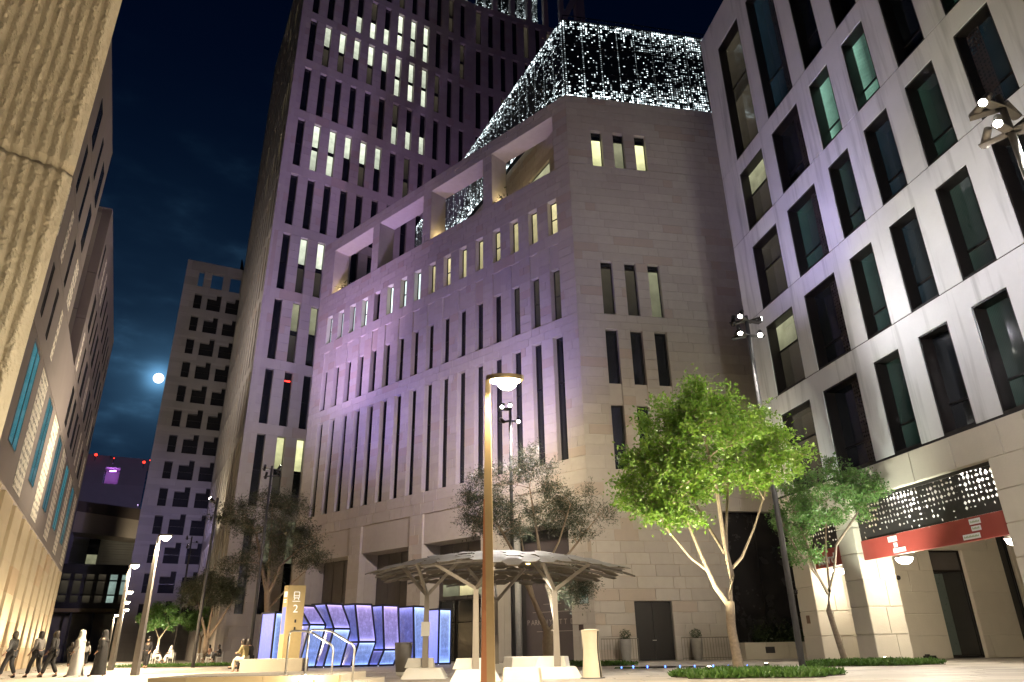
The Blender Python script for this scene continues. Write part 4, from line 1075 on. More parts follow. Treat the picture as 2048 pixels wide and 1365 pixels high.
rb = MB()
for k in range(-3, 4):
    y = k*1.15; pts = []
    for q in range(9):
        x = (-1+2*q/8)*AX*math.sqrt(max(0, 1-(y/AY)**2))*.95; pts.append((x, y, canz(x, y)-.07))
    rb.tube(pts, .035, 6)
rb.build('canopy_rib', POLE, SH)
posts = [(-2.72, 22.9), (-1.1, 20.5), (-.72, 26.6), (1.1, 21.6)]
CLM = plain('column_metal', (.30, .27, .235), .45, .3, 3)
for k, (x, y) in enumerate(posts):
    lx, ly = x-sb_[0], y-sb_[1]; zj_ = 2.35
    a, b = .09, .065
    c_ = MB().hexa([(lx-a, ly-a, .3), (lx+a, ly-a, .3), (lx+a, ly+a, .3), (lx-a, ly+a, .3), (lx-b, ly-b, zj_), (lx+b, ly-b, zj_), (lx+b, ly+b, zj_), (lx-b, ly+b, zj_)]).build('column', CLM, SH)
    for q in range(3):
        an = R(20+120*q+k*37); ex, ey = lx+1.15*math.cos(an), ly+1.15*math.sin(an)
        MB().bar((lx, ly, zj_-.05), (ex, ey, canz(ex, ey)-.05), .075, .09).build('branch', CLM, c_)
    bs = MB(); w1, w2 = .52, .40
    bs.hexa([(lx-w1*1.25, ly-w1, 0), (lx+w1*1.25, ly-w1, 0), (lx+w1*1.25, ly+w1, 0), (lx-w1*1.25, ly+w1, 0), (lx-w2*1.2, ly-w2, .3), (lx+w2*1.2, ly-w2, .3), (lx+w2*1.2, ly+w2, .3), (lx-w2*1.2, ly+w2, .3)])
    if k != 2: bs.hexa([(lx-.62, ly+.1, .301), (lx+.25, ly+.1, .301), (lx+.25, ly+.5, .301), (lx-.62, ly+.5, .301), (lx-.52, ly+.14, .56), (lx+.2, ly+.14, .56), (lx+.2, ly+.46, .56), (lx-.52, ly+.46, .56)])
    bs.build('base', WHITEC, SH)
MB().box(posts[0][0]-sb_[0]-.13, posts[0][0]-sb_[0]+.13, posts[0][1]-sb_[1]-.14, posts[0][1]-sb_[1]-.12, 1.15, 1.55).build('timetable_plate', WHITEP, SH)
MB().box(posts[2][0]-sb_[0]-.06, posts[2][0]-sb_[0]+.06, posts[2][1]-sb_[1]-.14, posts[2][1]-sb_[1]-.11, 1.2, 1.7).build('call_panel', GREYPOT, SH)
cl_ = empty('canopy_lamp', (.35, 21.4, 3.02), 0, 'small lit lamp tucked under the front of the hexagon canopy', 'lamp')
MB().lathe([(.03, .06), (.07, .04), (.07, 0)], n=12).build('body', STEEL, cl_, smooth=True); MB().lathe([(.06, -.002), (.05, -.02)], n=12).build('lens', emit('amber_lens', (1, .7, .2), 12), cl_)
lamp('light', 'SPOT', (.35, 21.4, 2.95), 260, (1, .9, .72), cl_, target=(1.0, 21.4, 0), size=.06, spot=120, blend=.6)

# benches
def block(name, pts, z0, z1, ins, mat, label, cat, group=None):
    c = np.mean(np.array(pts), axis=0); e_ = empty(name, (c[0], c[1], 0), 0, label, cat, group)
    lo = [(p[0]-c[0], p[1]-c[1], z0) for p in pts]; hi = [((p[0]-c[0])*ins, (p[1]-c[1])*ins, z1) for p in pts]
    mb = MB(); n = len(pts); mb.v = lo+hi
    mb.f = [tuple(range(n)), tuple(range(n, 2*n))] + [(i, (i+1) % n, n+(i+1) % n, n+i) for i in range(n)]; mb.m = [0]*len(mb.f)
    o = mb.build('body', mat, e_)
    bv = o.modifiers.new('bevel', 'BEVEL'); bv.width = .02; bv.segments = 2
    return e_
block('bench', [(-.2, 22.6), (1.3, 21.9), (1.55, 22.6), (1.2, 23.4), (.3, 23.9), (-.5, 23.8)], 0, .55, .93, WHITEC, 'large white precast bench under the right side of the canopy', 'bench', 'precast benches')
block('bench', [(-.35, 16.9), (.48, 16.75), (.56, 17.5), (-.3, 17.7)], 0, .40, .9, CREAMC, 'cream precast seat block beside the nearest street lamp', 'bench', 'precast benches')
bh = block('bench', [(-12.15, 34.0), (-9.4, 34.0), (-9.4, 35.0), (-12.15, 35.0)], 0, .52, .995, STONE_B, 'long stone bench with the seated women in front of the yellow totem', 'bench')

# hourglass litter bin
e_ = empty('litter_bin', (2.0, 21.0, 0), R(12), 'cream hourglass shaped litter bin with a dark vertical slot', 'litter bin')
MB().lathe([(.33, 0), (.33, .035)], n=28).build('foot_ring', POLED, e_, smooth=True)
mb = MB(); K = 32; prof = [(.27, .035), (.255, .25), (.225, .55), (.215, .72), (.225, .9), (.25, 1.18)]
mats_ = []
for i in range(len(prof)-1):
    for j in range(K):
        a0, a1 = 2*math.pi*j/K, 2*math.pi*(j+1)/K
        if R(300) <= a0 < R(325): continue
        P_ = lambda r, a, z: (r*math.cos(a), r*math.sin(a)*.9, z)
        mb.quad(P_(prof[i][0], a0, prof[i][1]), P_(prof[i][0], a1, prof[i][1]), P_(prof[i+1][0], a1, prof[i+1][1]), P_(prof[i+1][0], a0, prof[i+1][1]))
mb.build('shell', CREAMC, e_, smooth=True)
MB().lathe([(r-.03, z) for r, z in prof], n=28).build('liner', plain('dark_bin_liner', (.05, .04, .03), .6), e_, smooth=True)
MB().lathe([(.245, 1.18), (.25, 1.21), (.1, 1.235)], n=28).build('rim', CREAMC, e_, smooth=True)
# dark slim planter beside the sculpture
e_ = empty('bin', (-3.83, 26.0, 0), 0, 'grey tapered waste bin between light sculpture and shelter', 'bin')
MB().lathe([(.2, 0), (.21, .12)], n=20).build('foot', WHITEC, e_, smooth=True); MB().lathe([(.23, .12), (.30, .95), (.30, 1.02), (.27, 1.02), (.26, .95)], n=24).build('body', GREYPOT, e_, smooth=True)

# ------------------------------------------------------------------ totem
e_ = empty('tram_totem', (-10.7, 36.2, 0), R(15), 'yellow tram stop totem with tram symbol and number two', 'totem')
mb = MB(); fw_, hh_ = .5, 3.72
mb.prism([(-.5, .12), (-.28, -.22), (.5, -.16), (.5, .3), (-.4, .3)], .0, hh_); mb.build('body', TAN, e_)
TW = emit('totem_white', (1, .95, .85), .55, (.7, .7, .7))
fd = Vector((.78, .06, 0)).normalized(); fo = Vector((-.28, -.22, 0)); rzt = math.atan2(fd.y, fd.x)
fnrm = Vector((fd.y, -fd.x, 0))
def onf(x, z, dd=.012): p = fo+fd*x+fnrm*dd; return (p.x, p.y, z)
text('numeral', '2', onf(.27, 2.5), .5, TW, e_, rzt)
ic = MB()
for (x0, z0, x1, z1) in ((.28, 3.15, .52, 3.15), (.28, 3.15, .28, 3.42), (.52, 3.15, .52, 3.42), (.28, 3.42, .52, 3.42), (.28, 3.25, .52, 3.25), (.33, 3.15, .29, 3.06), (.47, 3.15, .51, 3.06), (.22, 3.0, .58, 3.0)):
    ic.bar(onf(x0, z0), onf(x1, z1), .03, .008, up=tuple(fnrm))
ic.build('tram_symbol', TW, e_)
for z in (2.05, 1.72):
    MB().hexa([onf(.4, z), onf(.48, z), onf(.48, z, 0), onf(.4, z, 0), onf(.4, z+.14), onf(.48, z+.14), onf(.48, z+.14, 0), onf(.4, z+.14, 0)]).build('slot', DARKP, e_)
ld = Vector((.22, -.34, 0)).normalized(); lo_ = Vector((-.5, .12, 0)); ln_ = Vector((ld.y, -ld.x, 0))
def onl(x, z, dd=.01): p = lo_+ld*x+ln_*dd; return (p.x, p.y, z)
MB().hexa([onl(.06, 1.55), onl(.34, 1.55), onl(.34, 1.55, 0), onl(.06, 1.55, 0), onl(.06, 2.75), onl(.34, 2.75), onl(.34, 2.75, 0), onl(.06, 2.75, 0)]).build('screen', emit('totem_screen', (.35, .4, .9), .8), e_)
MB().hexa([onl(.08, 3.2), onl(.33, 3.2), onl(.33, 3.2, 0), onl(.08, 3.2, 0), onl(.08, 3.45), onl(.33, 3.45), onl(.33, 3.45, 0), onl(.08, 3.45, 0)]).build('white_panel', TW, e_)
for z in (3.05, 2.95): MB().hexa([onl(.08, z), onl(.3, z), onl(.3, z, 0), onl(.08, z, 0), onl(.08, z+.05), onl(.3, z+.05), onl(.3, z+.05, 0), onl(.08, z+.05, 0)]).build('white_panel', TW, e_)

# ------------------------------------------------------------------ tram platform with steps and handrails
pf = empty('tram_platform', (-6.2, 18.4, 0), 0, 'low tan stone tram platform edge at the bottom of the picture', 'platform')
pb_ = np.array(pf.location)
PFM = stone('platform_stone', (.52, .41, .24), (.44, .34, .20), nsc=1.5, rough=.7)
for q in range(5):
    x0 = -8.3+q*.86
    MB().box(x0+.005, x0+.855, 17.55, 17.75, 0, .3).build('riser_block', PFM, pf, base=pb_)
MB().box(-8.3, -4.0, 17.76, 20.6, 0, .30).build('deck', STONE_B, pf, base=pb_)
tc_ = MB()
for q in range(40): tc_.box(-8.2+q*.1, -8.14+q*.1, 17.85, 18.05, .301, .306)
tc_.build('tactile_strip', SHUT, pf, base=pb_)
MB().box(-3.99, -3.5, 17.6, 20.6, 0, .15).build('step', STONE_B, pf, base=pb_)
LEDW = emit('handrail_led', (1, .95, .88), 9)
for q, (y, lab) in enumerate(((18.5, 'steel handrail loop on the tram platform nearer the totem'), (17.95, 'steel handrail loop in front, nearer the canopy'))):
    x0 = -5.5+q*.62; x1 = x0+.62; x2 = x0+1.12
    e_ = empty('handrail', (x0, y, .3), 0, lab, 'handrail', 'platform handrails')
    def arc(pts, r=.12, n=5):
        res = [Vector(pts[0])]
        for i in range(1, len(pts)-1):
            p, a, b = Vector(pts[i]), Vector(pts[i-1]), Vector(pts[i+1]); d1 = (a-p).normalized()*r; d2 = (b-p).normalized()*r
            for k in range(n+1):
                t_ = k/n; res.append((p+d1)*(1-t_)**2 + p*2*t_*(1-t_) + (p+d2)*t_**2)
        return res+[Vector(pts[-1])]
    MB().tube(arc([(0, 0, 0), (0, 0, .96), (.5, 0, .94), (1.12, -.1, .6), (1.12, -.1, -.29)]), .024, 10).build('tube', STEEL, e_, smooth=True)
    MB().bar((.6, -.02, .865), (.98, -.075, .655), .022, .012).build('led_strip', LEDW, e_)
    for fx, fy, fz in ((0, 0, 0), (1.12, -.1, -.29)): MB().lathe([(.05, 0), (.05, .02), (.03, .03)], (fx, fy, fz), 12).build('foot', STEEL, e_)
    lamp('light', 'POINT', (x0+.8, y-.05, .3+.7), 14, (1, .93, .85), e_, size=.1)
e_ = empty('step_light', (-4.72, 17.45, 0), 0, 'bright step light washing the platform riser under the handrails', 'lamp')
MB().box(-.12, .12, -.03, .03, .1, .18).build('lens', emit('step_lens', (1, .93, .75), 30), e_); MB().box(-.15, .15, .03, .09, .06, .22).build('housing', STEEL, e_)
lamp('light', 'POINT', (-4.72, 17.3, .28), 45, (1, .88, .66), e_, size=.08)

# ------------------------------------------------------------------ light box sculpture
SA = np.array([-12.5, 38.15, 0.]); SB = np.array([-3.25, 42.4, 0.]); sd = (SB-SA)/np.linalg.norm(SB-SA); azS = math.degrees(math.atan2(sd[0], sd[1]))
FS = Fr(SA, azS, -1)
def glow(name, c1, c2, st):
    mt, t, b = newmat(name)
    g = N(t, 'ShaderNodeTexCoord').outputs['Generated']; sp = N(t, 'ShaderNodeSeparateXYZ'); t.links.new(g, sp.inputs[0])
    n1 = noise(t, coords(t), 3.2, 6, .7); n2 = noise(t, coords(t, scale=(1, 1, .55)), 12, 5, .75)
    ed = M_(t, 'ABSOLUTE', M_(t, 'SUBTRACT', sp.outputs[0], .5)); ez = M_(t, 'ABSOLUTE', M_(t, 'SUBTRACT', sp.outputs[2], .5))
    e1 = M_(t, 'POWER', M_(t, 'MULTIPLY', M_(t, 'MAXIMUM', ed, ez), 2.0), 7.0)
    v = M_(t, 'ADD', M_(t, 'ADD', .30, M_(t, 'MULTIPLY', M_(t, 'POWER', M_(t, 'MULTIPLY', n1, n2), 2.4), 5.0)), M_(t, 'MULTIPLY', e1, 1.5))
    t.links.new(mixc(t, sp.outputs[2], c1, c2), b.inputs['Emission Color']); t.links.new(M_(t, 'MULTIPLY', v, st), b.inputs['Emission Strength'])
    b.inputs['Base Color'].default_value = (.05, .05, .09, 1); b.inputs['Roughness'].default_value = .2
    return mt
GB = glow('blue_light_panel', (.22, .36, 1.0), (.38, .52, 1.0), 1.0); GV = glow('violet_light_panel', (.42, .38, 1.0), (.56, .42, .97), .82); GS = glow('dim_violet_panel', (.18, .22, .85), (.34, .34, 1.0), .55); GT = glow('mauve_top_panel', (.5, .36, .6), (.5, .36, .6), .3)
FRAMEB = plain('blue_grey_frame', (.035, .035, .055), .4, .3)
sc_l = ['leftmost light box behind the women, upright with pale mauve lid', 'light box hidden behind the yellow totem', 'light box right beside the yellow totem', 'bent violet light box behind the handrails', 'bent light box with low kink, fourth before the right end', 'tallest tilted violet light box in the middle of the row', 'upright blue light box behind the shelter post', 'rightmost upright blue light box of the sculpture row']
# s0: bottom left along the line; width; kink shift, kink height; top shift; height
boxes = [(.35, 1.0, 0, 0, 0, 2.62), (1.35, .95, .35, 2.25, -.2, 2.9), (1.72, 1.05, .45, 2.05, -.35, 2.95), (2.95, 1.15, .48, 1.85, -.18, 3.05), (4.35, 1.2, .42, 1.2, 0, 3.05), (5.75, 1.15, .38, .8, .12, 3.0), (7.72, 1.0, 0, 0, -.22, 2.95), (9.05, .98, 0, 0, 0, 2.82)]
for k, (s0, wd, ks, kz, ts, hh) in enumerate(boxes):
    if k == 1: continue
    e_ = empty('light_box', FS.pt(s0, 0), FS.rz+R(27), sc_l[k], 'light sculpture', 'light box sculpture')
    dp = 1.15; wd *= .95
    prof = [(0, .06)] + ([(ks, kz)] if kz else []) + [(ts, hh)]
    for (xa, za), (xb, zb) in zip(prof, prof[1:]):
        g = .05; upper = zb == hh
        fm = GV if (upper and k in (2, 3, 4, 5)) else GB
        MB().hexa([(xa+g, 0, za+g), (xa+wd-g, 0, za+g), (xa+wd-g, .03, za+g), (xa+g, .03, za+g), (xb+g, 0, zb-g), (xb+wd-g, 0, zb-g), (xb+wd-g, .03, zb-g), (xb+g, .03, zb-g)]).build('front_panel', fm, e_)
        MB().hexa([(xa, g, za+g), (xa+.03, g, za+g), (xa+.03, dp-g, za+g), (xa, dp-g, za+g), (xb, g, zb-g), (xb+.03, g, zb-g), (xb+.03, dp-g, zb-g), (xb, dp-g, zb-g)]).build('side_panel', GS, e_)
        fr_ = MB()
        for x_ in (0, wd):
            fr_.bar((xa+x_, 0, za), (xb+x_, 0, zb), .08); fr_.bar((xa+x_, dp, za), (xb+x_, dp, zb), .08)
        for (x_, z_) in ((xa, za), (xb, zb)):
            fr_.bar((x_, 0, z_), (x_+wd, 0, z_), .105); fr_.bar((x_, 0, z_), (x_, dp, z_), .09); fr_.bar((x_+wd, 0, z_), (x_+wd, dp, z_), .09)
        fr_.build('frame', FRAMEB, e_)
    MB().box(ts+.03, ts+wd-.03, .03, dp-.03, hh-.02, hh+.01).build('lid', GT, e_)
    MB().box(.0, wd, -.05, -.01, .012, .05).build('floor_strip', emit('floor_strip_%d' % k, (.75, .75, 1), 2.5), e_)
lamp('light', 'AREA', FS.pt(5, .3, -.4), 60, (.4, .4, 1), None, target=FS.pt(5, 0, -3), size=2.0) if False else None

# ------------------------------------------------------------------ trees
def bez(a, b, bend, n=6):
    a, b = Vector(a), Vector(b); m_ = (a+b)/2+Vector(bend)
    return [a*(1-t)**2 + m_*2*t*(1-t) + b*t*t for t in [i/n for i in range(n+1)]]
def leaves_np(P, D, L, W, rs):
    n = len(P); S = np.cross(D, rs.normal(size=(n, 3))); S /= np.linalg.norm(S, axis=1, keepdims=True)+1e-9
    L = L[:, None]; W = W[:, None]
    a = P; b = P+D*L*.5+S*W*.5; c = P+D*L; d_ = P+D*L*.5-S*W*.5
    V = np.stack([a, b, c, d_], 1).reshape(-1, 3)
    return V, np.arange(4*n).reshape(-1, 4)
def tree(name, label, base, trunk, limbs, clumps, nl, lsize, spread, bark, leaf, seed, group=None, aspect=.5, droop=0., tw=.012, cat='tree'):
    """trunk: polyline of (x,y,z,r); limbs: polylines; clumps: ellipsoids (c, radii, count) filled with leaf clusters"""
    rs = np.random.RandomState(seed); rg = random.Random(seed)
    e_ = empty(name, base, 0, label, cat, group); b0 = Vector(base)
    tb = MB(); tb.tube([Vector(p[:3])-b0 for p in trunk], [p[3] for p in trunk], 12, cap=False)
    tb.build('trunk', bark, e_, smooth=True)
    lb = MB(); nodes = []
    for l in limbs:
        pts = [Vector(p[:3])-b0 for p in l]; lb.tube([pts[0]]+[p+Vector((rg.gauss(0, .03), rg.gauss(0, .03), 0)) for p in pts[1:]], [p[3] for p in l], 8, cap=False)
        for i in range(len(pts)-1):
            for t in (0, .33, .66): nodes.append((pts[i].lerp(pts[i+1], t), l[i][3]))
        nodes.append((pts[-1], l[-1][3]))
    cen = []
    for c, r, n in clumps:
        c = np.array(c)-np.array(base); r = np.array(r)
        k = 0
        while k < n:
            v = rs.normal(size=3); v /= np.linalg.norm(v); q = v*(rs.uniform(.15, 1)**.45)
            if q[2] < -.75: continue
            cen.append(c+q*r); k += 1
    Pa, Da = [], []
    for c in cen:
        cv = Vector(c)
        near = min(nodes, key=lambda nd: (nd[0]-cv).length*(1.0 if nd[0].z < cv.z+.2 else 1.6))
        r0 = min(near[1]*.5, .03)+.006
        lb.tube(bez(near[0], cv, (rg.gauss(0, .12), rg.gauss(0, .12), rg.uniform(.05, .3)), 4), [r0, r0*.8, r0*.6, r0*.45, r0*.3], 5, cap=False)
        nodes.append((near[0].lerp(cv, .6), r0*.6))
        ntw = 7
        for _ in range(ntw):
            dv = Vector(rs.normal(size=3)); dv.normalize(); dv.z = dv.z*.6+.15-droop; tip = cv+dv*spread*rg.uniform(.5, 1.25)
            lb.tube([cv, cv.lerp(tip, .5)+Vector((0, 0, .03)), tip], [tw*.7, tw*.5, tw*.25], 3, cap=False)
            m_ = max(1, int(nl/len(cen)/ntw)); tt = rs.uniform(.1, 1.08, m_)
            base_ = np.array(cv)[None]+(np.array(tip)-np.array(cv))[None]*tt[:, None] + rs.normal(scale=spread*.16, size=(m_, 3))
            dd = np.array(dv)[None]*.7+rs.normal(scale=.75, size=(m_, 3)); dd[:, 2] -= droop*.8
            dd /= np.linalg.norm(dd, axis=1, keepdims=True)
            Pa.append(base_); Da.append(dd)
    lb.build('branches', bark, e_, smooth=True, recalc=False)
    P, D = np.concatenate(Pa), np.concatenate(Da)
    L = lsize*rs.uniform(.6, 1.4, len(P)); V, F_ = leaves_np(P, D, L, L*aspect, rs)
    me = bpy.data.meshes.new('crown'); me.from_pydata(V.tolist(), [], F_.tolist()); me.materials.append(leaf)
    link('crown', me, e_)
    return e_
LEAF1 = leafmat('bright_leaf', (.07, .16, .012), (.16, .245, .03), .45)
LEAF2 = leafmat('fresh_leaf', (.08, .18, .04), (.14, .23, .06), .45)
LEAF3 = leafmat('feathery_leaf', (.036, .046, .022), (.06, .068, .034), .3)
b0 = (6.03, 21.4, 0)
tree('uplit_tree', 'bright green uplit tree with forked pale trunk on the grass bed', b0,
     [(6.05, 21.4, 0, .17), (6.03, 21.4, .5, .135), (5.98, 21.4, 1.2, .125), (6.03, 21.4, 1.9, .13)],
     [[(6.03, 21.4, 1.85, .10), (6.12, 21.42, 2.6, .075), (6.08, 21.4, 3.6, .06), (6.02, 21.3, 4.9, .06), (5.9, 21.3, 6.6, .035)],
      [(6.0, 21.4, 1.8, .09), (5.7, 21.4, 2.3, .07), (5.4, 21.35, 3.1, .055), (5.1, 21.3, 4.1, .042), (4.6, 21.2, 5.3, .035)],
      [(5.55, 21.38, 2.7, .045), (5.0, 21.3, 3.1, .035), (4.45, 21.2, 3.9, .035), (4.0, 21.2, 4.8, .022)],
      [(6.12, 21.42, 2.7, .05), (6.6, 21.5, 3.1, .04), (7.1, 21.5, 3.9, .03), (7.7, 21.5, 5.2, .025)],
      [(6.1, 21.42, 2.9, .05), (6.25, 21.6, 3.9, .045), (6.6, 21.9, 5.3, .035), (6.9, 22.0, 6.6, .02)],
      [(6.08, 21.4, 3.2, .05), (5.7, 21.9, 4.3, .04), (5.2, 22.2, 5.6, .025)]],
     [((5.9, 21.4, 6.3), (2.35, 1.9, 1.75), 105), ((4.2, 21.4, 5.3), (1.3, 1.3, 1.0), 32), ((7.8, 21.5, 5.9), (1.25, 1.3, 1.0), 30), ((6.0, 21.4, 7.5), (1.3, 1.2, .95), 26), ((4.6, 21.2, 4.3), (.9, .9, .5), 12)],
     38000, .115, .56, BARKP, LEAF1, 2)
tree('slim_tree', 'slim green uplit tree leaning in front of the arcade piers', (12.2, 29.0, 0),
     [(12.2, 29, 0, .125), (12.05, 29, .9, .11), (11.9, 29, 1.9, .10), (12.05, 29, 2.65, .085)],
     [[(12.0, 29, 2.5, .07), (11.7, 29, 3.3, .05), (11.5, 29, 4.2, .04), (11.2, 28.9, 5.6, .02)], [(12.05, 29, 2.6, .07), (12.35, 29, 3.3, .055), (12.6, 29, 4.3, .05), (13.5, 28.9, 5.3, .04), (14.2, 28.9, 6.1, .02)],
      [(12.1, 29, 2.8, .05), (12.3, 29.2, 4.0, .04), (12.6, 29.3, 5.6, .025), (12.9, 29.2, 7, .015)], [(11.8, 29, 3.0, .04), (11.0, 28.8, 4.1, .03), (10.6, 28.8, 5.1, .02)]],
     [((12.6, 29, 6.2), (2.0, 1.5, 1.5), 58), ((14.0, 28.9, 6.6), (.95, 1.0, .85), 22), ((11.2, 28.9, 5.2), (1.0, 1.0, .85), 22), ((11.3, 28.9, 4.0), (.7, .7, .5), 8)],
     17000, .11, .5, BARKP, LEAF2, 5)
tree('feathery_tree', 'dark feathery tree with gnarled trunk behind the hexagon canopy', (1.35, 34.0, 0),
     [(1.4, 34, 0, .30), (1.38, 34, .5, .27), (1.35, 34, 1.0, .24), (1.4, 34, 1.5, .24)],
     [[(1.35, 34, 1.4, .15), (1.0, 34, 2.2, .12), (.5, 34, 3.3, .10), (0, 33.8, 4.6, .075), (-.9, 33.6, 6.2, .045)], [(1.45, 34, 1.4, .15), (1.75, 34, 2.0, .13), (1.6, 34, 2.9, .12), (1.2, 33.9, 3.9, .10), (1.0, 34, 5.6, .06), (.7, 34, 7.8, .03)],
      [(1.45, 34, 3.2, .08), (2.2, 34, 4.4, .06), (3.2, 34, 5.6, .04), (3.9, 34, 6.4, .02)], [(.8, 34, 2.7, .07), (.4, 34.4, 4.4, .06), (.2, 34.8, 6.3, .03)], [(1.2, 33.9, 3.8, .06), (2.0, 33.2, 5.2, .045), (2.6, 33, 6.8, .025)]],
     [((.4, 34, 7.3), (2.9, 2.2, 2.2), 80), ((3.2, 33.9, 6.4), (1.5, 1.4, 1.3), 26), ((-1.4, 33.7, 6.4), (1.4, 1.4, 1.2), 24), ((2.5, 33.4, 3.2), (.9, .8, .9), 26), ((.9, 34, 9.0), (1.1, 1.0, .8), 10)],
     40000, .12, .7, BARK, LEAF3, 8, 'feathery plaza trees', aspect=.22, droop=.12)
tree('feathery_tree', 'dark feathery tree before the tower, behind the light boxes', (-17.0, 52.0, 0),
     [(-16.9, 52, 0, .30), (-17.0, 52, 2.5, .24), (-17.3, 52, 4.6, .20)],
     [[(-17.3, 52, 4.5, .16), (-17.9, 52, 6.5, .12), (-18.6, 52, 8.6, .08), (-19.8, 52, 10.2, .04)], [(-17.2, 52, 4.5, .14), (-16.6, 52, 6.3, .10), (-15.4, 52, 7.4, .06), (-14.2, 52, 8.0, .03)], [(-17.3, 52, 4.7, .13), (-17.4, 52, 7.5, .09), (-17.6, 52, 10.6, .04)], [(-17.0, 52, 3.6, .08), (-15.7, 51.8, 5.0, .05), (-14.6, 51.6, 5.9, .03)]],
     [((-17.5, 52, 9.4), (3.2, 2.4, 2.2), 70), ((-20.4, 52, 10.1), (1.8, 1.5, .9), 20), ((-15, 52, 7.4), (2.1, 1.8, 1.5), 34), ((-18.5, 51.8, 6.6), (2.2, 1.6, 1.3), 24)],
     34000, .17, .95, BARK, LEAF3, 9, 'feathery plaza trees', aspect=.2, droop=.12)
tree('feathery_tree', 'small forked feathery tree left of the seated women', (-20.3, 50.0, 0),
     [(-20.3, 50, 0, .20), (-20.2, 50, .9, .17), (-20.25, 50, 1.8, .15)],
     [[(-20.25, 50, 1.7, .10), (-20.7, 50, 2.9, .08), (-21.2, 50, 4.2, .04)], [(-20.2, 50, 1.6, .10), (-19.6, 50, 2.6, .08), (-18.9, 50, 3.9, .04)], [(-20.2, 50, 1.8, .09), (-20.1, 50, 3.3, .07), (-20.3, 50, 4.8, .03)]],
     [((-20.4, 50, 4.6), (2.0, 1.6, 1.2), 46), ((-18.9, 50, 4.4), (1.0, 1.0, .8), 14)], 22000, .14, .7, BARK, LEAF3, 12, 'feathery plaza trees', aspect=.22, droop=.1)
for k, (x, y, lab) in enumerate(((-33.6, 72, 'small uplit green tree far down the street behind the lamp'), (-31.3, 76, 'second small green tree far down the street beside the tower base'))):
    tree('street_tree', lab, (x, y, 0), [(x, y, 0, .14), (x, y, 2.2, .1)], [[(x, y, 2.1, .08), (x-.6, y, 3.2, .03)], [(x, y, 2.1, .08), (x+.7, y, 3.3, .03)]],
         [((x, y, 3.9), (1.9, 1.7, 1.3), 40)], 7000, .17, .6, BARK, LEAF2, 30+k, 'far street trees')
# tree uplights
UPL = emit('uplight_lens', (1, .95, .75), 30)
for q, (p_, tg, en, c_, sp_, lab) in enumerate((((4.9, 20.0, .12), (5.5, 21.2, 5.6), 3900, (1, .94, .62), 80, 'ground uplight at the foot of the bright uplit tree'),
        ((7.1, 22.3, .12), (6.6, 21.5, 5.6), 2300, (1, .94, .62), 85, 'ground uplight behind the trunk of the bright uplit tree'),
        ((13.2, 28.0, .12), (13.6, 28.9, 6.0), 4200, (.93, 1, .86), 80, 'ground uplight at the foot of the slim tree'),
        ((1.9, 33.2, .12), (1.9, 33.9, 3.2), 3000, (.95, 1, .92), 45, 'ground uplight beside the gnarled trunk behind the canopy'),
        ((-33.0, 71, .12), (-33.4, 72, 4), 1200, (1, .97, .7), 90, 'ground uplight under the small far street tree'))):
    e_ = empty('tree_uplight', (p_[0], p_[1], 0), 0, lab, 'uplight')
    MB().lathe([(.03, 0), (.03, .18), (.07, .19), (.07, .27), (.06, .28)], n=12).build('body', BLACKF, e_, smooth=True); MB().lathe([(.05, .281), (.04, .285)], n=12).build('lens', UPL, e_)
    lamp('light', 'SPOT', (p_[0], p_[1], .34), en, c_, e_, target=tg, size=.06, spot=sp_, blend=.8)

# ------------------------------------------------------------------ ground cover beds
GRASS = leafmat('ground_cover_leaf', (.05, .12, .02), (.09, .17, .03), .3)
def bed(label, cx, cy, rx, ry, n, hgt, seed):
    rs = np.random.RandomState(seed); r = np.sqrt(rs.uniform(0, 1, n)); a = rs.uniform(0, 2*math.pi, n)
    ww = 1+.12*np.sin(5*a+seed)
    P = np.stack([cx+rx*r*np.cos(a)*ww, cy+ry*r*np.sin(a)*ww, np.full(n, .01)+rs.uniform(0, hgt*.75, n)*(1-.5*r**4)], 1)
    D = rs.normal(size=(n, 3))*.6; D[:, 2] = np.abs(D[:, 2])+.5; D /= np.linalg.norm(D, axis=1, keepdims=True)
    L = rs.uniform(.5, 1.4, n)*.14; V, F_ = leaves_np(P, D, L, L*.45, rs)
    me = bpy.data.meshes.new('ground_cover'); me.from_pydata(V.tolist(), [], F_.tolist()); me.materials.append(GRASS)
    o = link('ground_cover', me); tag(o, label, kind='stuff')
    MB().prism([(cx+rx*1.0*math.cos(t)*(1+.12*math.sin(5*t+seed)), cy+ry*math.sin(t)*(1+.12*math.sin(5*t+seed))) for t in [2*math.pi*i/36 for i in range(36)]], .004, .03).build('planting_bed', plain('soil', (.05, .04, .03), .95)).__setitem__('kind', 'structure')
bed('low leafy ground cover round the bright uplit tree', 6.2, 20.4, 2.1, 1.3, 9000, .15, 1)
bed('low leafy ground cover round the slim tree', 12.6, 28.0, 2.4, 1.0, 7000, .17, 2)
bed('low leafy strip behind the white bench', 2.6, 33.8, 2.4, .8, 3500, .15, 3)
bed('low leafy strip along the tower base', -21.5, 50, 4.5, .8, 4000, .15, 4)
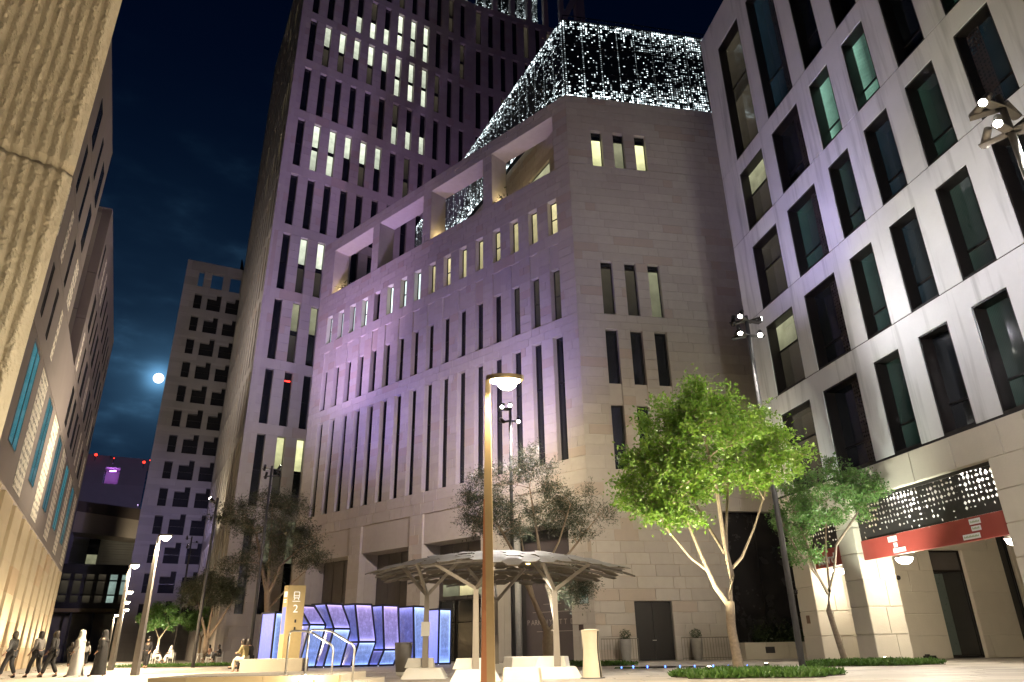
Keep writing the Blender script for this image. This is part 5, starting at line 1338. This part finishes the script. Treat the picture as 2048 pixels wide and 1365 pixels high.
# shallow dark pool with blue point lights
po = MB(); po.prism([(x, y) for x, y in ((3.6, 29.2), (8.6, 29.2), (8.9, 31.2), (3.9, 31.2))], .014, .02)
mt, t, b = newmat('pool_water'); b.inputs['Base Color'].default_value = (.004, .005, .007, 1); b.inputs['Roughness'].default_value = .03
tag(po.build('pool_water', mt), kind='structure')
BL = emit('blue_point', (.08, .2, 1.0), 6)
for q in range(9):
    x = 3.9+4.6*((q*.618) % 1)+.05*q; y = 29.35+1.7*((q*.377) % 1)
    e_ = empty('pool_light', (x, y, 0), 0, 'tiny blue point light in the shallow dark pool', 'lamp', 'pool lights')
    MB().lathe([(.015, .02), (.026, .04), (.022, .06), (.005, .075)], n=8).build('lens', BL, e_, smooth=True)
    MB().lathe([(.05, .0), (.05, .02)], n=8).build('rim', STEEL, e_)
# tram rails
for q, off in enumerate((0, 1.435)):
    pts = []
    for i in range(40):
        t = i/39; a = R(200-95*t); pts.append((-9+(9.5+off)*math.cos(a)+2, 33-4*t+(9.5+off)*.55*math.sin(a), .016))
    rl = MB()
    for a, b in zip(pts, pts[1:]): rl.bar(a, b, .07, .012)
    tag(rl.build('tram_rail', STEEL), ('outer curved steel tram rail set in the paving', 'inner curved steel tram rail set in the paving')[q], 'rail')

# ------------------------------------------------------------------ people
def skin(name, V, E, Rd, mat, parent, sub=2):
    me = bpy.data.meshes.new(name); me.from_pydata([tuple(v) for v in V], E, []); me.materials.append(mat)
    o = link(name, me, parent)
    o.modifiers.new('skin', 'SKIN'); o.modifiers.new('sub', 'SUBSURF').levels = sub; o.modifiers['sub'].render_levels = sub
    sv = me.skin_vertices[0].data
    for i, r in enumerate(Rd): sv[i].radius = (r, r) if not isinstance(r, tuple) else r; sv[i].use_root = (i == 0)
    return o
def person(label, loc, rz, pose, top, bottom, cover=None, robe=None, hair=True, group=None, scale=1.0):
    e_ = empty('person', loc, rz, label, 'person', group); e_.scale = (scale,)*3
    if pose == 'sit':
        J = dict(pel=(0, 0, .62), ch=(0, .05, .98), nk=(0, .1, 1.17), hd=(0, .17, 1.30), ht=(0, .17, 1.42), ns=(0, .285, 1.29),
                 sl=(-.17, .07, 1.10), el=(-.24, .14, .86), wl=(-.10, .36, .86), sr=(.17, .07, 1.10), er=(.24, .16, .86), wr=(.08, .36, .90),
                 hl=(-.09, .02, .60), kl=(-.11, .44, .60), al=(-.11, .46, .12), tl=(-.12, .62, .05), hr=(.09, .02, .60), kr=(.06, .46, .68), ar=(.0, .66, .30), tr=(-.02, .84, .26))
    else:
        s_ = .17 if pose == 'walk' else .03
        J = dict(pel=(0, 0, .95), ch=(0, .02, 1.28), nk=(0, .02, 1.46), hd=(0, .05, 1.58), ht=(0, .04, 1.70), ns=(0, .155, 1.57),
                 sl=(-.18, .01, 1.39), el=(-.25, -.03, 1.12), wl=(-.24, .12, .92), sr=(.18, .01, 1.39), er=(.25, .0, 1.12), wr=(.22, .18, .95),
                 hl=(-.09, 0, .90), kl=(-.10, s_*.9, .50), al=(-.10, s_*1.3, .09), tl=(-.10, s_*1.3+.15, .04), hr=(.09, 0, .90), kr=(.10, -s_*.2, .50), ar=(.10, -s_*1.4, .12), tr=(.10, -s_*1.4+.14, .04))
    RR = dict(pel=.13, ch=.145, nk=.055, hd=.085, ht=.055, ns=.018, sl=.065, el=.045, wl=.03, sr=.065, er=.045, wr=.03, hl=.09, kl=.065, al=.042, tl=.035, hr=.09, kr=.065, ar=.042, tr=.035)
    ks = list(J); V = [J[k] for k in ks]; Rd = [RR[k] for k in ks]; ix = {k: i for i, k in enumerate(ks)}
    E = [('pel', 'ch'), ('ch', 'nk'), ('nk', 'hd'), ('hd', 'ht'), ('hd', 'ns'), ('ch', 'sl'), ('sl', 'el'), ('el', 'wl'), ('ch', 'sr'), ('sr', 'er'), ('er', 'wr'), ('pel', 'hl'), ('hl', 'kl'), ('kl', 'al'), ('al', 'tl'), ('pel', 'hr'), ('hr', 'kr'), ('kr', 'ar'), ('ar', 'tr')]
    E = [(ix[a], ix[b]) for a, b in E]
    for w_, sg in (('wl', -1), ('wr', 1)):
        b_ = Vector(J[w_]); pd = (Vector((0, .06, -.06)) if pose != 'sit' else Vector((-sg*.03, .075, -.01)))
        V.append(b_+pd); Rd.append(.026); pi = len(V)-1; E.append((ix[w_], pi))
        for f in range(4):
            tp = b_+pd*(1.75+.12*(1-abs(f-1.5)))+Vector(((f-1.5)*.021, 0, -.01)); V.append(tp); Rd.append(.0085); E.append((pi, len(V)-1))
        V.append(b_+pd*.9+Vector((-sg*.05, .02, .01))); Rd.append(.009); E.append((ix[w_], len(V)-1))
    skin('body', V, E, Rd, SKIN, e_)
    hd_ = Vector(J['hd'])
    if hair and not cover:
        h_ = MB(); h_.lathe([(.03, .16), (.09, .12), (.108, .05), (.105, -.03), (.10, -.12), (.09, -.22), (.05, -.25)], hd_+Vector((0, -.035, 0)), 14); h_.build('hair', HAIR, e_, smooth=True)
    if cover: MB().lathe([(.02, .155), (.085, .13), (.115, .05), (.115, -.06), (.14, -.16), (.2, -.27), (.17, -.33)], hd_+Vector((0, -.03, 0)), 16).build('head_cover', cover, e_, smooth=True)
    if robe:
        mb = MB(); ns_ = 18; prev = None
        hs = [(1.44, .10, .09), (1.40, .21, .13), (1.2, .24, .17), (.95, .25, .19), (.6, .27, .22), (.3, .30, .25), (.07, .33, .28)]
        if pose == 'sit': hs = [(1.13, .09, .09), (1.08, .2, .13), (.9, .23, .17), (.6, .25, .2), (.5, .26, .22)]
        k0 = 0
        for z, rx, ry in hs:
            for j in range(ns_):
                a = 2*math.pi*j/ns_; f = 1+.05*math.sin(5*a+z*4)*(1.6-z)
                mb.v.append((rx*f*math.cos(a), ry*f*math.sin(a)+.02+(.06*(z-.6) if pose == 'sit' else 0), z))
        for i in range(len(hs)-1):
            for j in range(ns_): q = (j+1) % ns_; mb.f.append((i*ns_+j, i*ns_+q, (i+1)*ns_+q, (i+1)*ns_+j)); mb.m.append(0)
        mb.build('robe', robe, e_, smooth=True)
        def lo_(a, b): return tuple(Vector(J[a]).lerp(Vector(J[b]), .96))
        for a, b, c in (('sl', 'el', 'wl'), ('sr', 'er', 'wr')): skin('sleeve', [J[a], J[b], lo_(b, c)], [(0, 1), (1, 2)], [.085, .075, .07], robe, e_)
        if pose == 'sit':
            for a, b, c in (('hl', 'kl', 'al'), ('hr', 'kr', 'ar')): skin('robe_skirt', [J[a], J[b], lo_(b, c)], [(0, 1), (1, 2)], [.12, .105, .10], robe, e_)
    else:
        skin('top', [J['pel'], J['ch'], tuple(Vector(J['nk'])*.5+Vector(J['ch'])*.5), J['sl'], J['el'], tuple(Vector(J['el']).lerp(Vector(J['wl']), .8)), J['sr'], J['er'], tuple(Vector(J['er']).lerp(Vector(J['wr']), .8))],
             [(0, 1), (1, 2), (1, 3), (3, 4), (4, 5), (1, 6), (6, 7), (7, 8)], [.155, .165, .075, .08, .06, .05, .08, .06, .05], top, e_)
        skin('trousers', [tuple(Vector(J['pel'])-Vector((0, 0, .03))), J['hl'], J['kl'], tuple(Vector(J['kl']).lerp(Vector(J['al']), .9)), J['hr'], J['kr'], tuple(Vector(J['kr']).lerp(Vector(J['ar']), .9))],
             [(0, 1), (1, 2), (2, 3), (0, 4), (4, 5), (5, 6)], [.15, .11, .085, .075, .11, .085, .075], bottom, e_)
    for a, t_ in (('al', 'tl'), ('ar', 'tr')):
        if pose == 'sit' or robe is None: skin('shoe', [tuple(Vector(J[a])-Vector((0, .04, .05))), J[t_]], [(0, 1)], [.05, .042], BLACKCL, e_, 1)
    return e_
person('woman in khaki top and white trousers seated on the stone bench end', (-12.05, 34.25, -.08), R(70), 'sit', KHAKI, OFFW)
person('person in dark clothes seated behind the woman in khaki', (-12.0, 34.75, -.08), R(75), 'sit', BLACKCL, BLACKCL)
person('walker in white robe and headcloth crossing the street', (-17.3, 30.5, 0), R(100), 'walk', None, None, cover=WHITECL, robe=WHITECL)
person('walker in long black robe just behind the white robed walker', (-16.6, 30.9, 0), R(100), 'walk', None, None, cover=BLACKCL, robe=BLACKCL)
NAVYCL = plain('charcoal_cloth', (.05, .05, .058), .85, 0, 20, .3)
person('dark clothed walker nearest the picture edge', (-20.3, 31.0, 0), R(95), 'walk', BLACKCL, NAVYCL, group='dark walkers by the columns')
person('dark clothed walker in the middle of three by the columns', (-19.5, 31.4, 0), R(80), 'walk', plain('grey_shirt', (.16, .15, .15), .9, 0, 20, .3), NAVYCL, group='dark walkers by the columns')
person('dark clothed walker leading the three by the columns', (-18.75, 31.2, 0), R(100), 'walk', BLACKCL, BLACKCL, group='dark walkers by the columns')
person('white robed man on a far chair, facing right', (-31.6, 67.4, 0), R(-90), 'sit', None, None, cover=WHITECL, robe=WHITECL)
person('white robed man on a far chair, facing left', (-30.0, 67.2, 0), R(90), 'sit', None, None, cover=WHITECL, robe=WHITECL)
person('person in peach top seated at the far cafe table', (-26.6, 67.0, 0), R(80), 'sit', ORANGECL, BLACKCL)
person('person in dark top seated at the far cafe table', (-25.6, 66.6, 0), R(110), 'sit', BLACKCL, BLACKCL)
person('dark clothed person standing beside the second street lamp', (-22.5, 47.0, 0), R(170), 'stand', BLACKCL, BLACKCL)
person('person in pale top standing far down the street', (-33.5, 60.0, 0), R(20), 'walk', WHITECL, BLACKCL)
person('person in dark top walking far down the street', (-35.0, 60.5, 0), R(10), 'walk', BLACKCL, BLACKCL)
# cafe chairs and table
def chair(x, y, rz, lab):
    e_ = empty('cafe_chair', (x, y, 0), rz, lab, 'chair', 'cafe chairs')
    MB().box(-.22, .22, -.22, .22, .43, .46).build('seat', WHITEP, e_)
    MB().box(-.22, .22, -.24, -.21, .6, .88).build('backrest', WHITEP, e_)
    for sx in (-.2, .2):
        MB().bar((sx, .2, 0), (sx, .2, .43), .03).build('leg', WHITEP, e_); MB().bar((sx, -.22, 0), (sx, -.22, .88), .03).build('leg', WHITEP, e_)
chair(-31.6, 67.4, R(-90), 'white cafe chair under the white robed man facing right'); chair(-30.0, 67.2, R(90), 'white cafe chair under the white robed man facing left')
chair(-26.6, 67.0, R(80), 'white cafe chair under the person in peach'); chair(-25.6, 66.6, R(110), 'white cafe chair under the dark clothed cafe guest')
e_ = empty('cafe_table', (-27.6, 67.2, 0), 0, 'small white cafe table beside the person in peach', 'table')
MB().lathe([(.35, .72), (.35, .75)], n=20).build('table_top', WHITEP, e_)
for a in range(3): MB().bar((.3*math.cos(a*2.1), .3*math.sin(a*2.1), 0), (.12*math.cos(a*2.1), .12*math.sin(a*2.1), .72), .03).build('leg', WHITEP, e_)
